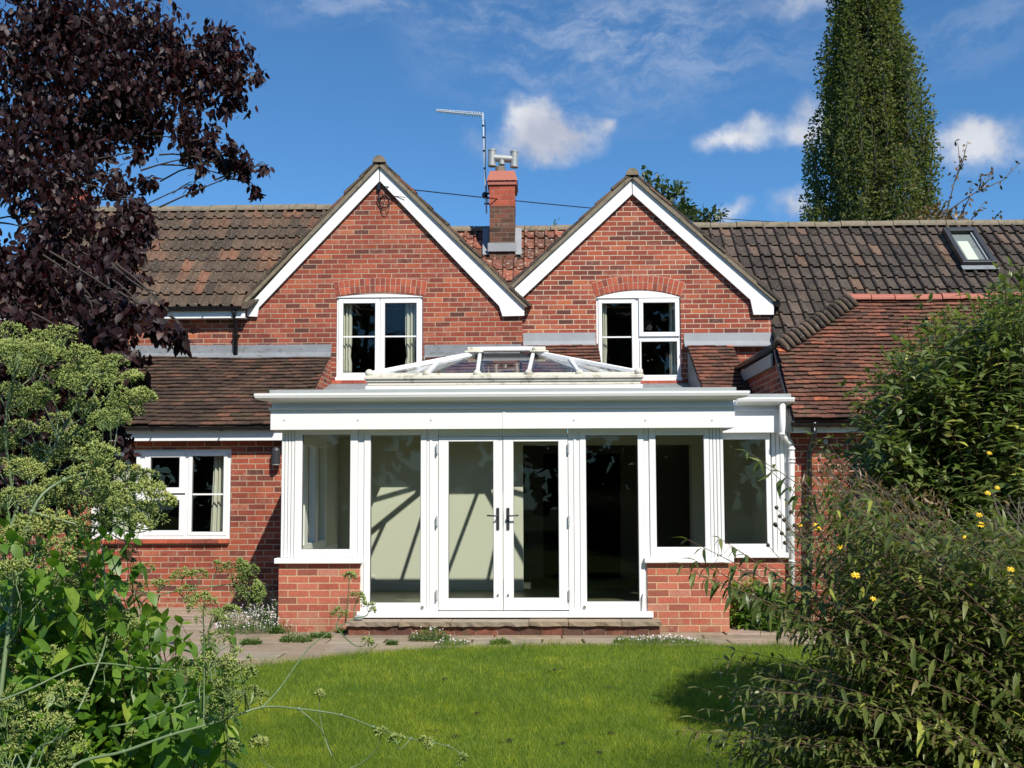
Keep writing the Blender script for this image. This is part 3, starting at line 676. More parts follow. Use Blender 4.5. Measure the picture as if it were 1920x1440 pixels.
# upper right window
Yw = YG2 + .035; X0, X1, Z0_, Z1_ = w2['x0'] + .004, w2['x1'] - .004, w2['z0'] + .002, w2['z1']
fo = winpart(X0, X1, Z0_, Z1_, Yw, None, fr=.03)
xs1 = X(1192, Yw, 630); xsr = X(1198, Yw, 630); zt_ = Z(634, Yw, 1230)
light(fo, X0 + .031, xs1 - .002, Z0_ + .05, Z1_ - .031, Yw, bars=(Z(632, Yw, 1150),), sw=.056)
MB().box(xs1 + .001, xsr, Yw, Yw + .07, Z0_ + .03, Z1_ - .03).build('mullion', 'white', fo)
light(fo, xsr + .001, X1 - .016, Z(631, Yw, 1230), Z1_ - .020, Yw - .012, sw=.064)
MB().box(xsr + .001, X1 - .031, Yw, Yw + .07, Z(636, Yw, 1230) - .01, Z(631, Yw, 1230) - .002).build('transom', 'white', fo)
light(fo, xsr + .006, X1 - .031, Z0_ + .06, Z(636, Yw, 1230) - .012, Yw, sw=.026)
MB().box(X0 - .01, X1 + .01, Yw - .05, Yw - .002, Z0_ - .004, Z0_ + .05).build('sill', 'white', fo, bevel=.004)
tp = arc(X0, X1, Z1_ + .002, w2['rise']); MB().poly([(X0, Yw - .03, Z1_ - .012)] + [(X1, Yw - .03, Z1_ - .012)] + [(a, Yw - .03, c - .004) for a, c in tp[::-1]], (0, .05, 0)).build('arch_infill', 'whitepaint', fo)
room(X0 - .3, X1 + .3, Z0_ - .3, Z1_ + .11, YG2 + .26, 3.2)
# brick sills
for a, c, zz, Y in ((X(622, YG1, 715), X(800, YG1, 715), w1['z0'], YG1), (X(1112, YG2, 715), X(1284, YG2, 715), w2['z0'], YG2), (lw['x0'] - .1, lw['x1'] - .005, lw['z0'], YW)):
    mb = MB(); x = a
    while x < c - .02:
        w_ = min(.165, c - x); mb.box(x + .002, x + w_ - .003, Y - .055 + random.uniform(-.004, .004), Y - .001, zz - .052, zz - .006 + random.uniform(-.003, .002), random.random()); x += w_
    mb.build('tile_sill', 'arch', house, tint=True)
# arches over the upper windows
def brick_arch(xa_, xb_, zs, rise, Y, n, hgt, flare):
    mb = MB(); bed = MB(); xc = (xa_ + xb_) / 2
    def P(t, h):
        x = xa_ + (xb_ - xa_) * t; z = zs + rise * (1 - (2 * t - 1) ** 2); d = np.array([(2 * t - 1) * flare, 1.0]); d /= np.linalg.norm(d)
        return x + d[0] * h, z + d[1] * h
    N = 30; lo = [P(i / N, 0) for i in range(N + 1)]; hi = [P(i / N, hgt) for i in range(N + 1)]
    bed.poly([(a, Y - .0025, c) for a, c in lo + hi[::-1]], (0, .0022, 0)); bed.build('arch_mortar', 'mortar', house)
    for i in range(n):
        rings = [(0, hgt / 2), (hgt / 2, hgt)] if 0 < i < n - 1 else [(0, hgt)]
        for h0, h1 in rings:
            e = .0045 / (xb_ - xa_); t0, t1 = i / n + e, (i + 1) / n - e; g0 = .005; g1 = .005
            q = [P(t0, h0 + g0), P(t1, h0 + g0), P(t1, h1 - g1), P(t0, h1 - g1)]
            mb.poly([(a + random.uniform(-.001, .001), Y - .006 - random.uniform(0, .002), c) for a, c in q], (0, .0045, 0), t=random.random())
    mb.build('brick_arch', 'arch', house, tint=True)
brick_arch(w1['x0'] - .012, w1['x1'] + .03, w1['z1'] + .010, w1['rise'] + .01, YG1, 18, .222, .16)
brick_arch(w2['x0'] - .005, w2['x1'] + .005, w2['z1'] + .006, w2['rise'] + .004, YG2, 18, .222, .30)
# lower left window
Yw = YW + .03; x0, x1, z0, z1 = lw['x0'], lw['x1'] - .003, lw['z0'] + .003, lw['z1'] - .003
fo = winpart(x0, x1, z0, z1, Yw, None, fr=.05)
XX = lambda p: X(p, Yw, 930); ZZ = lambda p: Z(p, Yw, 320)
for a, c in ((XX(262), XX(271)), (XX(347), XX(353))): MB().box(a, c, Yw, Yw + .07, z0 + .05, z1 - .05).build('mullion', 'white', fo)
light(fo, x0 + .051, XX(262) - .001, z0 + .04, z1 - .04, Yw, bars=(ZZ(928),), sw=.05)
light(fo, XX(271) + .001, XX(347) - .001, ZZ(925), z1 - .03, Yw - .004, sw=.075); light(fo, XX(271) + .001, XX(347) - .001, z0 + .04, ZZ(928), Yw, sw=.07)
light(fo, XX(353) + .001, x1 - .051, z0 + .04, z1 - .04, Yw, bars=(ZZ(927),), sw=.05)
MB().box(x0, x1, Yw - .012, Yw - .001, z0 - .001, z0 + .035).build('sill', 'white', fo, bevel=.003)
room(x0 - .6, x1 + .3, z0 - .7, z1 + .15, YW + .21, 1.9)

# eaves: fascias, gutters, downpipes
def gutter(x0, x1, Y, z, r=.05, mat='black', name='gutter'):
    mb = MB(); n_ = 8; p = [(x0, Y + r * math.cos(math.pi + math.pi * i / n_), z + r * math.sin(math.pi + math.pi * i / n_)) for i in range(n_ + 1)]
    q = [(x0, Y + (r - .006) * math.cos(math.pi + math.pi * i / n_), z + .002 + (r - .006) * math.sin(math.pi + math.pi * i / n_)) for i in range(n_ + 1)]
    mb.poly(p + q[::-1], (x1 - x0, 0, 0)); k = x0 + .4
    while k < x1: mb.box(k, k + .02, Y - r - .004, Y + r, z - r - .004, z - r + .006); k += .9
    return mb.build(name, mat, house)
MB().box(-9, XL - .01, YW - .16, YW - .14, Z(826, YW - .16, 400), Z(803, YW - .16, 400)).build('fascia', 'white', house)
MB().box(-9, XL - .01, YW - .138, YW - .001, Z(826, YW - .16, 400) + .006, Z(826, YW - .16, 400) + .014).build('soffit', 'white', house)
gutter(-9, X(512, 13), YW - .215, Z(802, YW - .22, 350) + .01)
MB().box(-9, X(465, YG1, 590), YG1 - .16, YG1 - .14, Z(597, YG1 - .15, 350), Z(578, YG1 - .15, 350)).build('fascia', 'white', house)
MB().box(-9, X(465, YG1, 590), YG1 - .138, YG1 - .001, Z(597, YG1 - .15, 350) + .006, Z(597, YG1 - .15, 350) + .014).build('soffit', 'white', house)
gutter(-9, X(462, YG1, 590), YG1 - .215, Z(577, YG1 - .2, 350) + .01)
xd = X(441, 15.1, 620)
MB().tube([(xd, YG1 - .20, Z(580, 15, 441)), (xd, YG1 - .18, Z(588, 15, 441)), (xd, YG1 - .07, Z(603, 15.1, 441)), (xd, YG1 - .06, Z(664, 15.14, 441))], .034, 12).build('downpipe', 'black', house, smooth=True)
MB().box(xd - .045, xd + .045, YG1 - .1, YG1 - .001, Z(628, 15.1, 441), Z(626, 15.1, 441)).build('pipe_bracket', 'black', house)
# small gutter stub at the right gable foot
MB().tube([at(1452, 568, 15.2), at(1458, 569, 15.3), at(1458, 569, 15.9)], .05, 10).build('gutter', 'black', house)
# ------------------------------------------------------------------ chimney (part of the house)
YC = 16.75; cx0, cx1 = X(918, YC, 400), X(965, YC, 400)
zz = lambda p: Z(p, YC, 941)
ch = MB().box(cx0, cx1, YC, YC + .62, zz(500), zz(386)).build('chimney', 'brickdark', house)
MB().box(cx0 - .004, cx1 + .004, YC - .004, YC + .624, zz(386) + .001, zz(347)).build('upper_stack', 'brickred', ch)
MB().box(cx0 - .03, cx1 + .035, YC - .03, YC + .65, zz(347) + .001, zz(340)).build('corbel', 'terra', ch)
cap = MB(); a0, a1, zb0, zb1 = cx0 - .045, cx1 + .05, zz(340) + .001, zz(318)
cap.add([(a0, YC - .045, zb0), (a1, YC - .045, zb0), (a1, YC + .665, zb0), (a0, YC + .665, zb0), (a0 + .05, YC + .06, zb1), (a1 - .05, YC + .06, zb1), (a1 - .05, YC + .56, zb1), (a0 + .05, YC + .56, zb1)],
        [(0, 3, 2, 1), (4, 5, 6, 7), (0, 1, 5, 4), (1, 2, 6, 5), (2, 3, 7, 6), (3, 0, 4, 7)])
for i in range(5):
    xx = a0 + .02 + i * (a1 - a0 - .04) / 5; cap.poly([(xx + .004, YC - .052, zb0 + .005), (xx + .088, YC - .052, zb0 + .005), (xx + .08, YC + .02, zb0 + .125), (xx + .012, YC + .02, zb0 + .125)], (0, .02, .004))
cap.build('chimney_cap', 'terra', ch)
xp = X(938, YC + .3, 310); MB().tube([(xp, YC + .3, zz(320)), (xp, YC + .3, zz(305) + .02)], [.095, .082], 16).build('chimney_pot', 'conc', ch)
cw = MB(); Yc = YC + .3; PP = lambda px, py: at(px, py, Yc)
cw.tube([PP(941, 309), PP(941, 297)], .055, 14); cw.tube([PP(923, 296), PP(965, 299)], .062, 16)
cw.tube([PP(923, 281.5), PP(922, 311)], .066, 18); cw.tube([PP(964.5, 284), PP(963.5, 313.5)], .066, 18)
for (a, c) in ((281, 284), (309, 312)): cw.tube([PP(923, a), PP(923, c)], .072, 18)
for (a, c) in ((283.5, 286.5), (311, 314)): cw.tube([PP(964.3, a), PP(964.2, c)], .072, 18)
cw.build('flue_cowl', 'galv', ch)
MB().box(cx0 - .03, cx1 + .03, YC - .035, YC - .006, zz(472), zz(456)).build('lead_apron', 'leadlight', ch)
so_ = slope((15.35, zrR - 2.15), (17.5, zrR)); o3, s3, n3_, L3 = so_
for (pa, pb_) in ((905, 917), (966, 978)):
    mb = MB(); q = [atplane(px, py, o3 + n3_ * .075, n3_) for px, py in ((pa, 428), (pb_, 428), (pb_, 478), (pa, 478))]; mb.poly([tuple(v) for v in q], tuple(n3_ * .01)); mb.build('lead_soaker', 'leadlight', ch)
# brick stack of the far left, seen through the purple tree
YL = 17.0; MB().box(X(92, YL, 420), X(150, YL, 420), YL, YL + .5, Z(470, YL, 120), Z(352, YL, 120)).build('chimney', 'brickred', house)

# ------------------------------------------------------------------ skylight
o4, s4, n4_, L4 = slope((14.6, zrR - 2.9), (17.5, zrR))
def onroof(px, py, h=.06): return atplane(px, py, o4 + n4_ * h, n4_)
sk0 = onroof(1765, 436); sk1 = onroof(1826, 436); sk2 = onroof(1832, 500)
wx0 = float(sk0[0]); wx1 = float((sk1[0])) ; dtop = np.dot(sk0 - o4, s4); dbot = np.dot(sk2 - o4, s4)
def rp(x, v, h): return tuple(o4 + np.array([x, 0, 0]) + s4 * v + n4_ * h)
def rbox(mb, xa, xb, va, vb, ha, hb):
    vs = [rp(xa, va, ha), rp(xb, va, ha), rp(xb, vb, ha), rp(xa, vb, ha), rp(xa, va, hb), rp(xb, va, hb), rp(xb, vb, hb), rp(xa, vb, hb)]
    return mb.add(vs, [(0, 3, 2, 1), (4, 5, 6, 7), (0, 1, 5, 4), (1, 2, 6, 5), (2, 3, 7, 6), (3, 0, 4, 7)])
mb = MB(); rbox(mb, wx0, wx0 + .075, dbot, dtop, .02, .16); rbox(mb, wx1 - .075, wx1, dbot, dtop, .02, .16); rbox(mb, wx0 + .075, wx1 - .075, dbot, dbot + .07, .02, .155); rbox(mb, wx0 + .075, wx1 - .075, dtop - .10, dtop, .02, .165)
sk = mb.build('skylight', 'anth', house, bevel=.004)
mb = MB(); rbox(mb, wx0 + .076, wx0 + .105, dbot + .072, dtop - .102, .05, .12); rbox(mb, wx1 - .105, wx1 - .076, dbot + .072, dtop - .102, .05, .12); mb.build('inner_frame', 'trim', sk)
mb = MB(); rbox(mb, wx0 + .07, wx1 - .07, dbot + .06, dtop - .09, .098, .104); mb.build('pane', 'glassdoor', sk)
mb = MB(); rbox(mb, wx0 + .08, wx1 - .08, dbot + .06, dtop - .12, .084, .088); mb.build('well', 'lead', sk)
mb = MB(); rbox(mb, wx0 + .15, wx1 - .22, dbot + .08, dtop - .34, .0885, .092); mb.build('blind', 'inwhite', sk)
mb = MB(); rbox(mb, wx0 - .02, wx1 + .02, dbot - .12, dbot - .003, .08, .09); mb.build('apron', 'lead', sk)

# ------------------------------------------------------------------ right wing
zEW = Z(787, 11.5, 1600); P1 = at(1455, 650, 12.38); zH = float(P1[2]); dY = 12.38 - 11.47
sl = (zH - zEW) / dY
lo, hi = 12.4, 16
for _ in range(50):
    mid = (lo + hi) / 2
    if zEW + sl * (mid - 11.47) > Z(562, mid, 1650): hi = mid
    else: lo = mid
YR = (lo + hi) / 2; ZR = zEW + sl * (YR - 11.47)
RE = at(1592, 565, YR)
ow, sw_, nw, Lw = slope((11.47, zEW), (YR, ZR)); v1 = math.hypot(12.38 - 11.47, zH - zEW)
def wl(v):
    if v is None: return v1
    if v <= v1: return (XWG + (float(P1[0]) - XWG) * v / v1, 9.5)
    return (float(P1[0]) + (float(RE[0]) - float(P1[0])) * (v - v1) / (Lw - v1), 9.5)
plain_tiles('wing_roof', 'plain_r', (11.47, zEW), (YR, ZR), XWG - .2, 9.5, 31, xlim=wl, sag=.014)
# left hip slope, back slope
A = (float(P1[0]) + .03, 12.38, zH - .02); Bp = (float(RE[0]), YR, ZR - .02)
MB().poly([A, Bp, (Bp[0], 16.0, Bp[2]), (A[0], 16.0, A[2])], (.03, 0, -.03), t=.3).build('wing_roof', 'plain_r', house, tint=True)
MB().poly([Bp, (9.5, YR, ZR - .02), (9.5, YR + 1.5, ZR - 1.5), (Bp[0], YR + 1.5, ZR - 1.5)], (0, .03, -.03), t=.3).build('back_roof', 'plain_r', house, tint=True)
# bonnet hip tiles
mb = MB(); k = 15
a_ = np.array([float(P1[0]), 12.34, zH + .02]); b_ = np.array([float(RE[0]), YR, ZR + .03])
for i in range(k):
    p = a_ + (b_ - a_) * (i + .3) / k; d = (b_ - a_) / np.linalg.norm(b_ - a_); out = np.array([.55, -.62, -.05]); out /= np.linalg.norm(out)
    # curved bonnet: lies across the hip, drooping to both slopes
    pts = []
    for j in range(7):
        t = j / 6 - .35; pts.append(p + out * t * .24 + np.array([0, 0, .045 - .22 * max(0, t) ** 1.5 * 1.2 - .6 * max(0, -t) ** 1.5]))
    mb.tube(pts, [.030, .036, .040, .040, .038, .036, .034], 8, t=random.random())
mb.build('bonnet_tiles', 'bonnet', house, tint=True, smooth=True)
ridge(float(RE[0]) - .03, 9.5, YR, ZR + .045, 'terra', .30, .085, 'wing_ridge_tiles')
# walls
wg = dict(x0=X(1638, YB, 900), x1=X(1880, YB, 900), z0=Z(1000, YB, 1700), z1=Z(838, YB, 1700))
XQ = XWG + .03
MB().poly([(XQ, YB, 0), (9.3, YB, 0), (9.3, YB, zEW - .03), (XQ, YB, zEW - .03)], (0, .25, 0), [[(wg['x0'], YB, wg['z0']), (wg['x1'], YB, wg['z0']), (wg['x1'], YB, wg['z1']), (wg['x0'], YB, wg['z1'])]]).build('wing_wall', 'brick', house)
fo = MB().ring(wg['x0'], wg['x1'], wg['z0'], wg['z1'], .055, YB + .03, YB + .1).build('window', 'white', house, bevel=.003)
third = (wg['x1'] - wg['x0'] - .11) / 3
for i in range(3):
    light(fo, wg['x0'] + .056 + i * third, wg['x0'] + .054 + (i + 1) * third, wg['z0'] + .056, wg['z1'] - .056, YB + .03)
room(wg['x0'] - .3, wg['x1'] + .3, .2, zEW - .1, YB + .27, 1.2)
MB().poly([(XQ, YB + .252, 0), (XQ, 15.2, 0), (XQ, 15.2, zH - .1), (XQ, 12.45, zH - .1), (XQ, YB + .252, zEW + sl * (YB + .252 - 11.47) - .12)], (.2, 0, 0)).build('side_wall', 'bricks', house)
MB().box(XQ - .05, XQ - .03, 12.42, 14.9, zH - .24, zH - .08).build('fascia', 'trim', house)
vg = MB(); e0 = np.array([XWG - .012, 11.47, zEW - .01]); e1 = np.array([float(P1[0]) - .012, 12.40, zH - .01]); vg.tube([e0 + (0, 0, -.03), e1 + (0, 0, -.03)], .022, 6); vg.build('verge', 'anth', house)
MB().tube([(float(P1[0]) - .05, 12.40, zH - .02), (float(P1[0]) - .06, 14.6, zH - .02)], .05, 10).build('gutter', 'black', house, smooth=True)
MB().box(XQ, 9.3, YB - .16, YB - .14, Z(811, YB - .15, 1580), zEW + .0).build('fascia', 'white', house)
MB().box(XQ, 9.3, YB - .138, YB - .001, Z(811, YB - .15, 1580) + .006, Z(811, YB - .15, 1580) + .014).build('soffit', 'white', house)
gutter(XWG - .01, 9.3, YB - .225, zEW - .035, .045)
P_ = lambda px, py, Y: tuple(at(px, py, Y))
yg = YB - .225
dp = MB(); dp.tube([P_(1526, 792, yg), P_(1526, 800, yg)], [.05, .034], 12); dp.tube([P_(1526, 798, yg), P_(1526, 818, yg), P_(1525, 826, yg + .03), P_(1519, 840, YB - .08), P_(1517, 850, YB - .07), P_(1517, 1150, YB - .07)], .033, 12)
dp.build('downpipe', 'black', house, smooth=True)
MB().tube([P_(1548, 828, YB), P_(1548, 828, YB - .09)], .028, 12).build('vent_cap', 'trim', house)

# ------------------------------------------------------------------ orangery
org = empty('orangery', (0, 11.5, 0), 'white framed orangery with glazed doors, low brick walls and a glass roof lantern', 'orangery')
def ob(name, mb, mat, bevel=.003, parent=None, **k): return mb.build(name, mat, parent or org, bevel=bevel, **k)
XF = lambda p, py=930: X(p, YF, py); ZF = lambda p, px=940: Z(p, YF, px)
zth = ZF(1157); zfl = zth + .03; zs = ZF(1050); zhd = ZF(806)
# brick plinths
pier_z = ZF(1056, 600)
xpl0, xpl1 = X(522, YP, 1120), X(675, YP, 1120); xpr0, xpr1 = X(1214.5, YP, 1120), X(1367, YP, 1120)
ob('brick_plinth', MB().box(xpl0, xpl1, YP, YP + .25, 0, pier_z), 'brickp', 0)
ob('brick_plinth', MB().box(xpr0, xpr1, YP, YP + .25, 0, pier_z), 'brickp', 0)
MBs = MB().box(xpl0, xpl0 + .25, YP + .252, YW - .002, 0, pier_z); ob('brick_plinth', MBs, 'bricks', 0)
ob('brick_plinth', MB().box(xpr1 - .25, xpr1, YP + .252, YB + .26, 0, pier_z), 'bricks', 0)
xsr1 = X(1488, YB, 1000)
ob('brick_plinth', MB().box(xpr1 + .001, xsr1, YB + .01, YB + .25, 0, pier_z), 'brickp', 0)
# sills
ob('sill', MB().box(X(513, 10.9, 1050), X(677, 10.9, 1050), YP - .055, YF + .07, pier_z + .001, pier_z + .058), 'white', .006)
ob('sill', MB().box(X(1209, 10.9, 1050), xpr1 + .05, YP - .055, YF + .07, pier_z + .001, pier_z + .058), 'white', .006)
ob('sill', MB().box(xpr1 + .052, xsr1, YB - .045, YB + .08, pier_z + .001, pier_z + .058), 'white', .006)
zsl = pier_z + .059
# door set
ztop = zhd + .06
ob('threshold', MB().box(X(670, 10.93), X(1222, 10.93), YF - .07, YF + .1, zth, ZF(1146)), 'white', .006)
zt0 = ZF(1146) + .001
def casement(name, p0, p1, g0, g1, gy0, gy1, zb, zt, Y=YF, fr='white', glass='glassdoor', bottom_extra=0, px=940):
    """outer px p0..p1, glass px g0..g1, gy0..gy1 (rows)"""
    a, b_, c, d = X(p0, Y), X(p1, Y), X(g0, Y), X(g1, Y); zg0, zg1 = Z(gy1, Y, px), Z(gy0, Y, px)
    m = MB(); y0, y1 = Y - .02, Y + .05
    m.box(a, c, y0, y1, zb, zt); m.box(d, b_, y0, y1, zb, zt); m.box(c, d, y0, y1, zb, zg0); m.box(c, d, y0, y1, zg1, zt)
    o = ob(name, m, fr, .005)
    q = MB(); q.ring(c - .001, d + .001, zg0 - .001, zg1 + .001, .005, y0 + .012, y1 - .012); q.build('gasket', 'seam', o)
    g_ = MB(); g_.box(c - .004, d + .004, Y + .012, Y + .018, zg0 - .004, zg1 + .004); g_.build('pane', glass, o)
    return o
def post(p0, p1, zb, zt, Y=YF, y0=-.005, y1=.09, flutes=0, mat='white', xa_=None, xb_=None):
    a, b_ = (X(p0, Y), X(p1, Y)) if xa_ is None else (xa_, xb_)
    m = MB()
    if flutes:
        m.box(a, b_, Y + y0 + .013, Y + y1, zb, zt); w = (b_ - a) / flutes
        for i in range(flutes): m.box(a + i * w + .003, a + (i + 1) * w - .004, Y + y0 - .006, Y + y0 + .0125, zb + .002, zt - .02)
    else: m.box(a, b_, Y + y0, Y + y1, zb, zt)
    return ob('mullion' if not flutes else 'fluted_pilaster', m, mat, .004)
# corner pilasters and window frames, left
post(528, 552.5, zsl, ztop, flutes=4, y0=-.01)
casement('window', 553, 671, 567, 657, 815, 1030, zsl + .002, ztop, px=620)
post(671.5, 682.5, zt0, ztop); 
casement('side_light', 683, 800, 695, 789, 816, 1130, zt0 + .002, ztop, px=740)
post(800.5, 821.5, zt0, ztop, y0=-.012)
ob('mullion', MB().box(X(806, YF), X(810, YF), YF - .022, YF - .0125, zt0 + .01, ztop), 'white', 0)
dl = casement('french_door', 822.5, 942.3, 841, 925, 828, 1122, zt0 + .012, ZF(819), px=880)
dr = casement('french_door', 943.6, 1064.5, 962.5, 1047, 828, 1121, zt0 + .012, ZF(819), px=1000)
ob('door_head', MB().box(X(822.5, YF), X(1064.5, YF), YF, YF + .06, ZF(818), ztop), 'white', .003)
post(1065.5, 1086.5, zt0, ztop, y0=-.012)
ob('mullion', MB().box(X(1076, YF), X(1080, YF), YF - .022, YF - .0125, zt0 + .01, ztop), 'white', 0)
casement('side_light', 1087, 1207, 1098.5, 1196, 816, 1128, zt0 + .002, ztop, px=1150)
post(1207.5, 1217, zt0, ztop)
casement('window', 1217.5, 1330, 1229.5, 1320, 816, 1026, zsl + .002, ztop, px=1270)
post(1330.5, 1357, zsl, ztop, flutes=4, y0=-.01)
# door furniture
for d, px, sgn in ((dl, 933.5, -1), (dr, 952.5, 1)):
    hb = MB(); x = X(px, YF); hb.box(x - .016, x + .016, YF - .034, YF - .0205, ZF(993), ZF(952)); ho = hb.build('handle', 'anth', d, bevel=.005)
    z = ZF(967); MB().tube([(x, YF - .033, z), (x, YF - .075, z), (x + sgn * .015, YF - .082, z), (x + sgn * .115, YF - .078, z + .004)], .0085, 8).build('lever', 'steel', d, smooth=True) if False else None
    lv = MB().tube([(x, YF - .034, z), (x, YF - .075, z), (x + sgn * .015, YF - .082, z), (x + sgn * .115, YF - .078, z + .004)], .0085, 8)
    lv.build('lever', 'anth', d, smooth=True)
    bt = MB().tube([(x + .0, YF - .021, ZF(1115)), (x, YF - .034, ZF(1115))], .012, 12); bt.build('bolt_button', 'steel', d)
hg = []
for px in (820, 1066):
    for py in (841, 976, 1114):
        h = MB(); x = X(px, YF); z = ZF(py); h.box(x - .012, x + .012, YF - .045, YF - .021, z - .045, z - .004); h.box(x - .012, x + .012, YF - .045, YF - .021, z + .004, z + .045); h.tube([(x, YF - .048, z - .055), (x, YF - .048, z + .055)], .009, 8)
        h.build('hinge', 'alu', org)
for px in (793, 1094):
    h = MB().tube([(X(px, YF), YF - .021, ZF(1138)), (X(px, YF), YF - .035, ZF(1138))], .018, 14); h.build('bolt_button', 'steel', org)
h = MB().tube([(X(1202, YF), YF - .03, ZF(1114)), (X(1202, YF), YF - .045, ZF(1114)), (X(1200.5, YF), YF - .04, ZF(1118)), (X(1199.5, YF), YF - .03, ZF(1146))], .006, 8); h.build('cabin_hook', 'steel', org)
# right set-back section
casement('window', 1345, 1445, 1352, 1436, 824, 1020, zsl + .002, Z(800, YB, 1400), Y=YB + .02, px=1400)
post(1447, 1479, zsl, Z(800, YB, 1460), Y=YB + .02, flutes=4, y0=-.01)
post(1480, 1490, zsl - .4, Z(800, YB, 1460), Y=YB + .02)
# side return between front and set-back part
ob('corner_post', MB().box(xpr1 - .07, xpr1 - .02, YF + .092, YB + .015, zsl, ztop), 'white', .002)
# entablature (front)
xl, xr_ = X(507, YA, 790), X(1378, YA, 790)
zfb, zft = Z(804, YA, 940), Z(766.5, YA, 940)
xmid = X(943, YA, 790)
ob('fascia', MB().box(xl, xmid - .001, YA, YA + .03, zfb, zft), 'white', .003); ob('fascia', MB().box(xmid + .001, xr_, YA, YA + .03, zfb, zft), 'white', .003)
ob('fascia_joint_cover', MB().box(xmid - .004, xmid + .03, YA - .005, YA - .0005, zfb + .002, zft), 'white', .001)
ob('fascia', MB().box(xl, xl + .03, YA + .031, YW - .01, zfb, zft), 'white', .003); ob('fascia', MB().box(xr_ - .03, xr_, YA + .031, YB + .3, zfb, zft), 'white', .003)
for px in (533, 671, 808, 1076, 1210, 1335):
    x = X(px, YA, 788); MB().tube([(x, YA - .005, Z(788, YA, px)), (x, YA + .002, Z(788, YA, px))], .008, 8).build('screw_cap', 'trim', org)
ob('soffit', MB().box(xl + .031, xr_ - .031, YA + .031, YF + .1, zfb + .005, zfb + .015), 'white', 0)
zfr0 = Z(763, YA, 940); zfr1 = Z(748, YA, 940)
ob('bead_moulding', MB().box(xl - .02, xr_ + .02, YA - .022, YA + .05, zft + .001, zfr0), 'white', .006)
ob('frieze', MB().box(xl + .01, xr_ - .01, YA + .012, YA + .05, zfr0 + .001, zfr1 + .05), 'white', 0)
ob('frieze', MB().box(xl + .01, xl + .05, YA + .051, YW - .01, zfr0 + .001, zfr1 + .05), 'white', 0)
ob('frieze', MB().box(xr_ - .05, xr_ - .01, YA + .051, YB + .3, zfr0 + .001, zfr1 + .05), 'white', 0)
def ogee(x0, x1, Y, zt, zb, name='gutter', e0=0, e1=0, depth=.13):
    h = zt - zb
    prof = [(0, 1), (-.010, .97), (-.010, .72), (-.003, .69), (-.003, .66), (-.008, .63), (-.002, .45), (.025, .26), (.06, .18), (.095, .14), (.105, .0), (.125, 0), (.125, .9), (.01, .9), (.01, 1)]
    m = MB(); A_ = [(x0 - e0 * (1 - p[0] / .125) + 0, Y + p[0], zb + p[1] * h) for p in prof]; B_ = [(x1 + e1 * (1 - p[0] / .125), Y + p[0], zb + p[1] * h) for p in prof]
    n = len(prof); tri = tessellate_polygon([[Vector(p) for p in A_]]); m.add(A_ + B_, [(i, (i + 1) % n, (i + 1) % n + n, i + n) for i in range(n)] + [tuple(t) for t in tri] + [tuple(i + n for i in t)[::-1] for t in tri])
    return ob(name, m, 'white', 0)
YGt = YA - .135
ogee(X(503, YGt, 740), X(1379, YGt, 740), YGt, Z(735, YGt, 940), Z(751, YGt, 940), e0=.14, e1=.14)
ob('roof_trim', MB().box(X(503, YA), X(1384, YA), YA - .0, YA + .12, Z(736, YA, 940), Z(728.5, YA, 940)), 'trim', .002)
zroof = Z(730, YA, 940)
# entablature (set-back)
YS = YB - .07
xq0 = xr_ + .002; xq1 = X(1486, YS, 790)
ob('fascia', MB().box(xq0 - .1, xq1, YS, YS + .03, Z(811, YS, 1430), Z(772, YS, 1430)), 'white', .003)
ob('soffit', MB().box(xq0 - .1, xq1, YS + .031, YB + .1, Z(811, YS, 1430) + .005, Z(811, YS, 1430) + .015), 'white', 0)
ob('bead_moulding', MB().box(xq0, xq1 + .01, YS - .022, YS + .05, Z(772, YS, 1430) + .001, Z(768, YS, 1430)), 'white', .004)
ob('frieze', MB().box(xq0, xq1 - .01, YS + .012, YS + .05, Z(768, YS, 1430) + .001, Z(750, YS, 1430)), 'white', 0)
ogee(X(1383, YS - .13, 750), X(1490, YS - .13, 750), YS - .13, Z(745, YS - .13, 1430), Z(759, YS - .13, 1430), e0=0, e1=0)
ob('roof_trim', MB().box(X(1384, YS), X(1487, YS), YS, YS + .45, Z(746, YS, 1430), Z(738.5, YS, 1430)), 'trim', .002)
# white downpipe
yp = YS - .08
wp = MB(); wp.tube([P_(1467, 757, yp), P_(1467, 811, yp), P_(1469, 818, yp), P_(1481, 829, YB - .03), P_(1484, 838, YB - .04), P_(1485, 1200, YB - .04)], .034, 14)
for py, Y_, px in ((812, yp, 1467), (840, YB - .04, 1484), (858, YB - .04, 1484.5), (864, YB - .04, 1484.5), (1050, YB - .04, 1485)):
    wp.tube([P_(px, py, Y_), P_(px, py + 4, Y_)], .041, 14)
wp.build('downpipe', 'white', org, smooth=True)
# flat roof with opening for the lantern
lx0, lx1, ly0, ly1 = X(694, 11.42, 710), X(1196, 11.42, 710), 11.44, 13.08
rf = MB(); zr0 = zroof - .12; zr1 = zroof - .012
rf.box(xl + .06, lx0, YA + .125, YW - .01, zr0, zr1); rf.box(lx1, xr_ - .06, YA + .125, YW - .01, zr0, zr1); rf.box(lx0, lx1, YA + .125, ly0, zr0, zr1); rf.box(lx0, lx1, ly1, YW - .01, zr0, zr1)
rf.box(xr_ - .059, xq1 - .02, YS + .06, YW - .01, zr0 - .08, zr1 - .1)
ob('flat_roof', rf, 'lead', 0)
YI = 13.6
cl = MB(); zc0 = zhd + .07; 
cl.box(xl + .06, lx0 + .1, YF + .095, YI - .02, zc0, zc0 + .02); cl.box(lx1 - .1, xq1 - .02, YF + .095 if False else YB + .12, YI - .02, zc0, zc0 + .02) ; cl.box(lx1 - .1, xpr1 - .08, YF + .095, YB + .119, zc0, zc0 + .02)
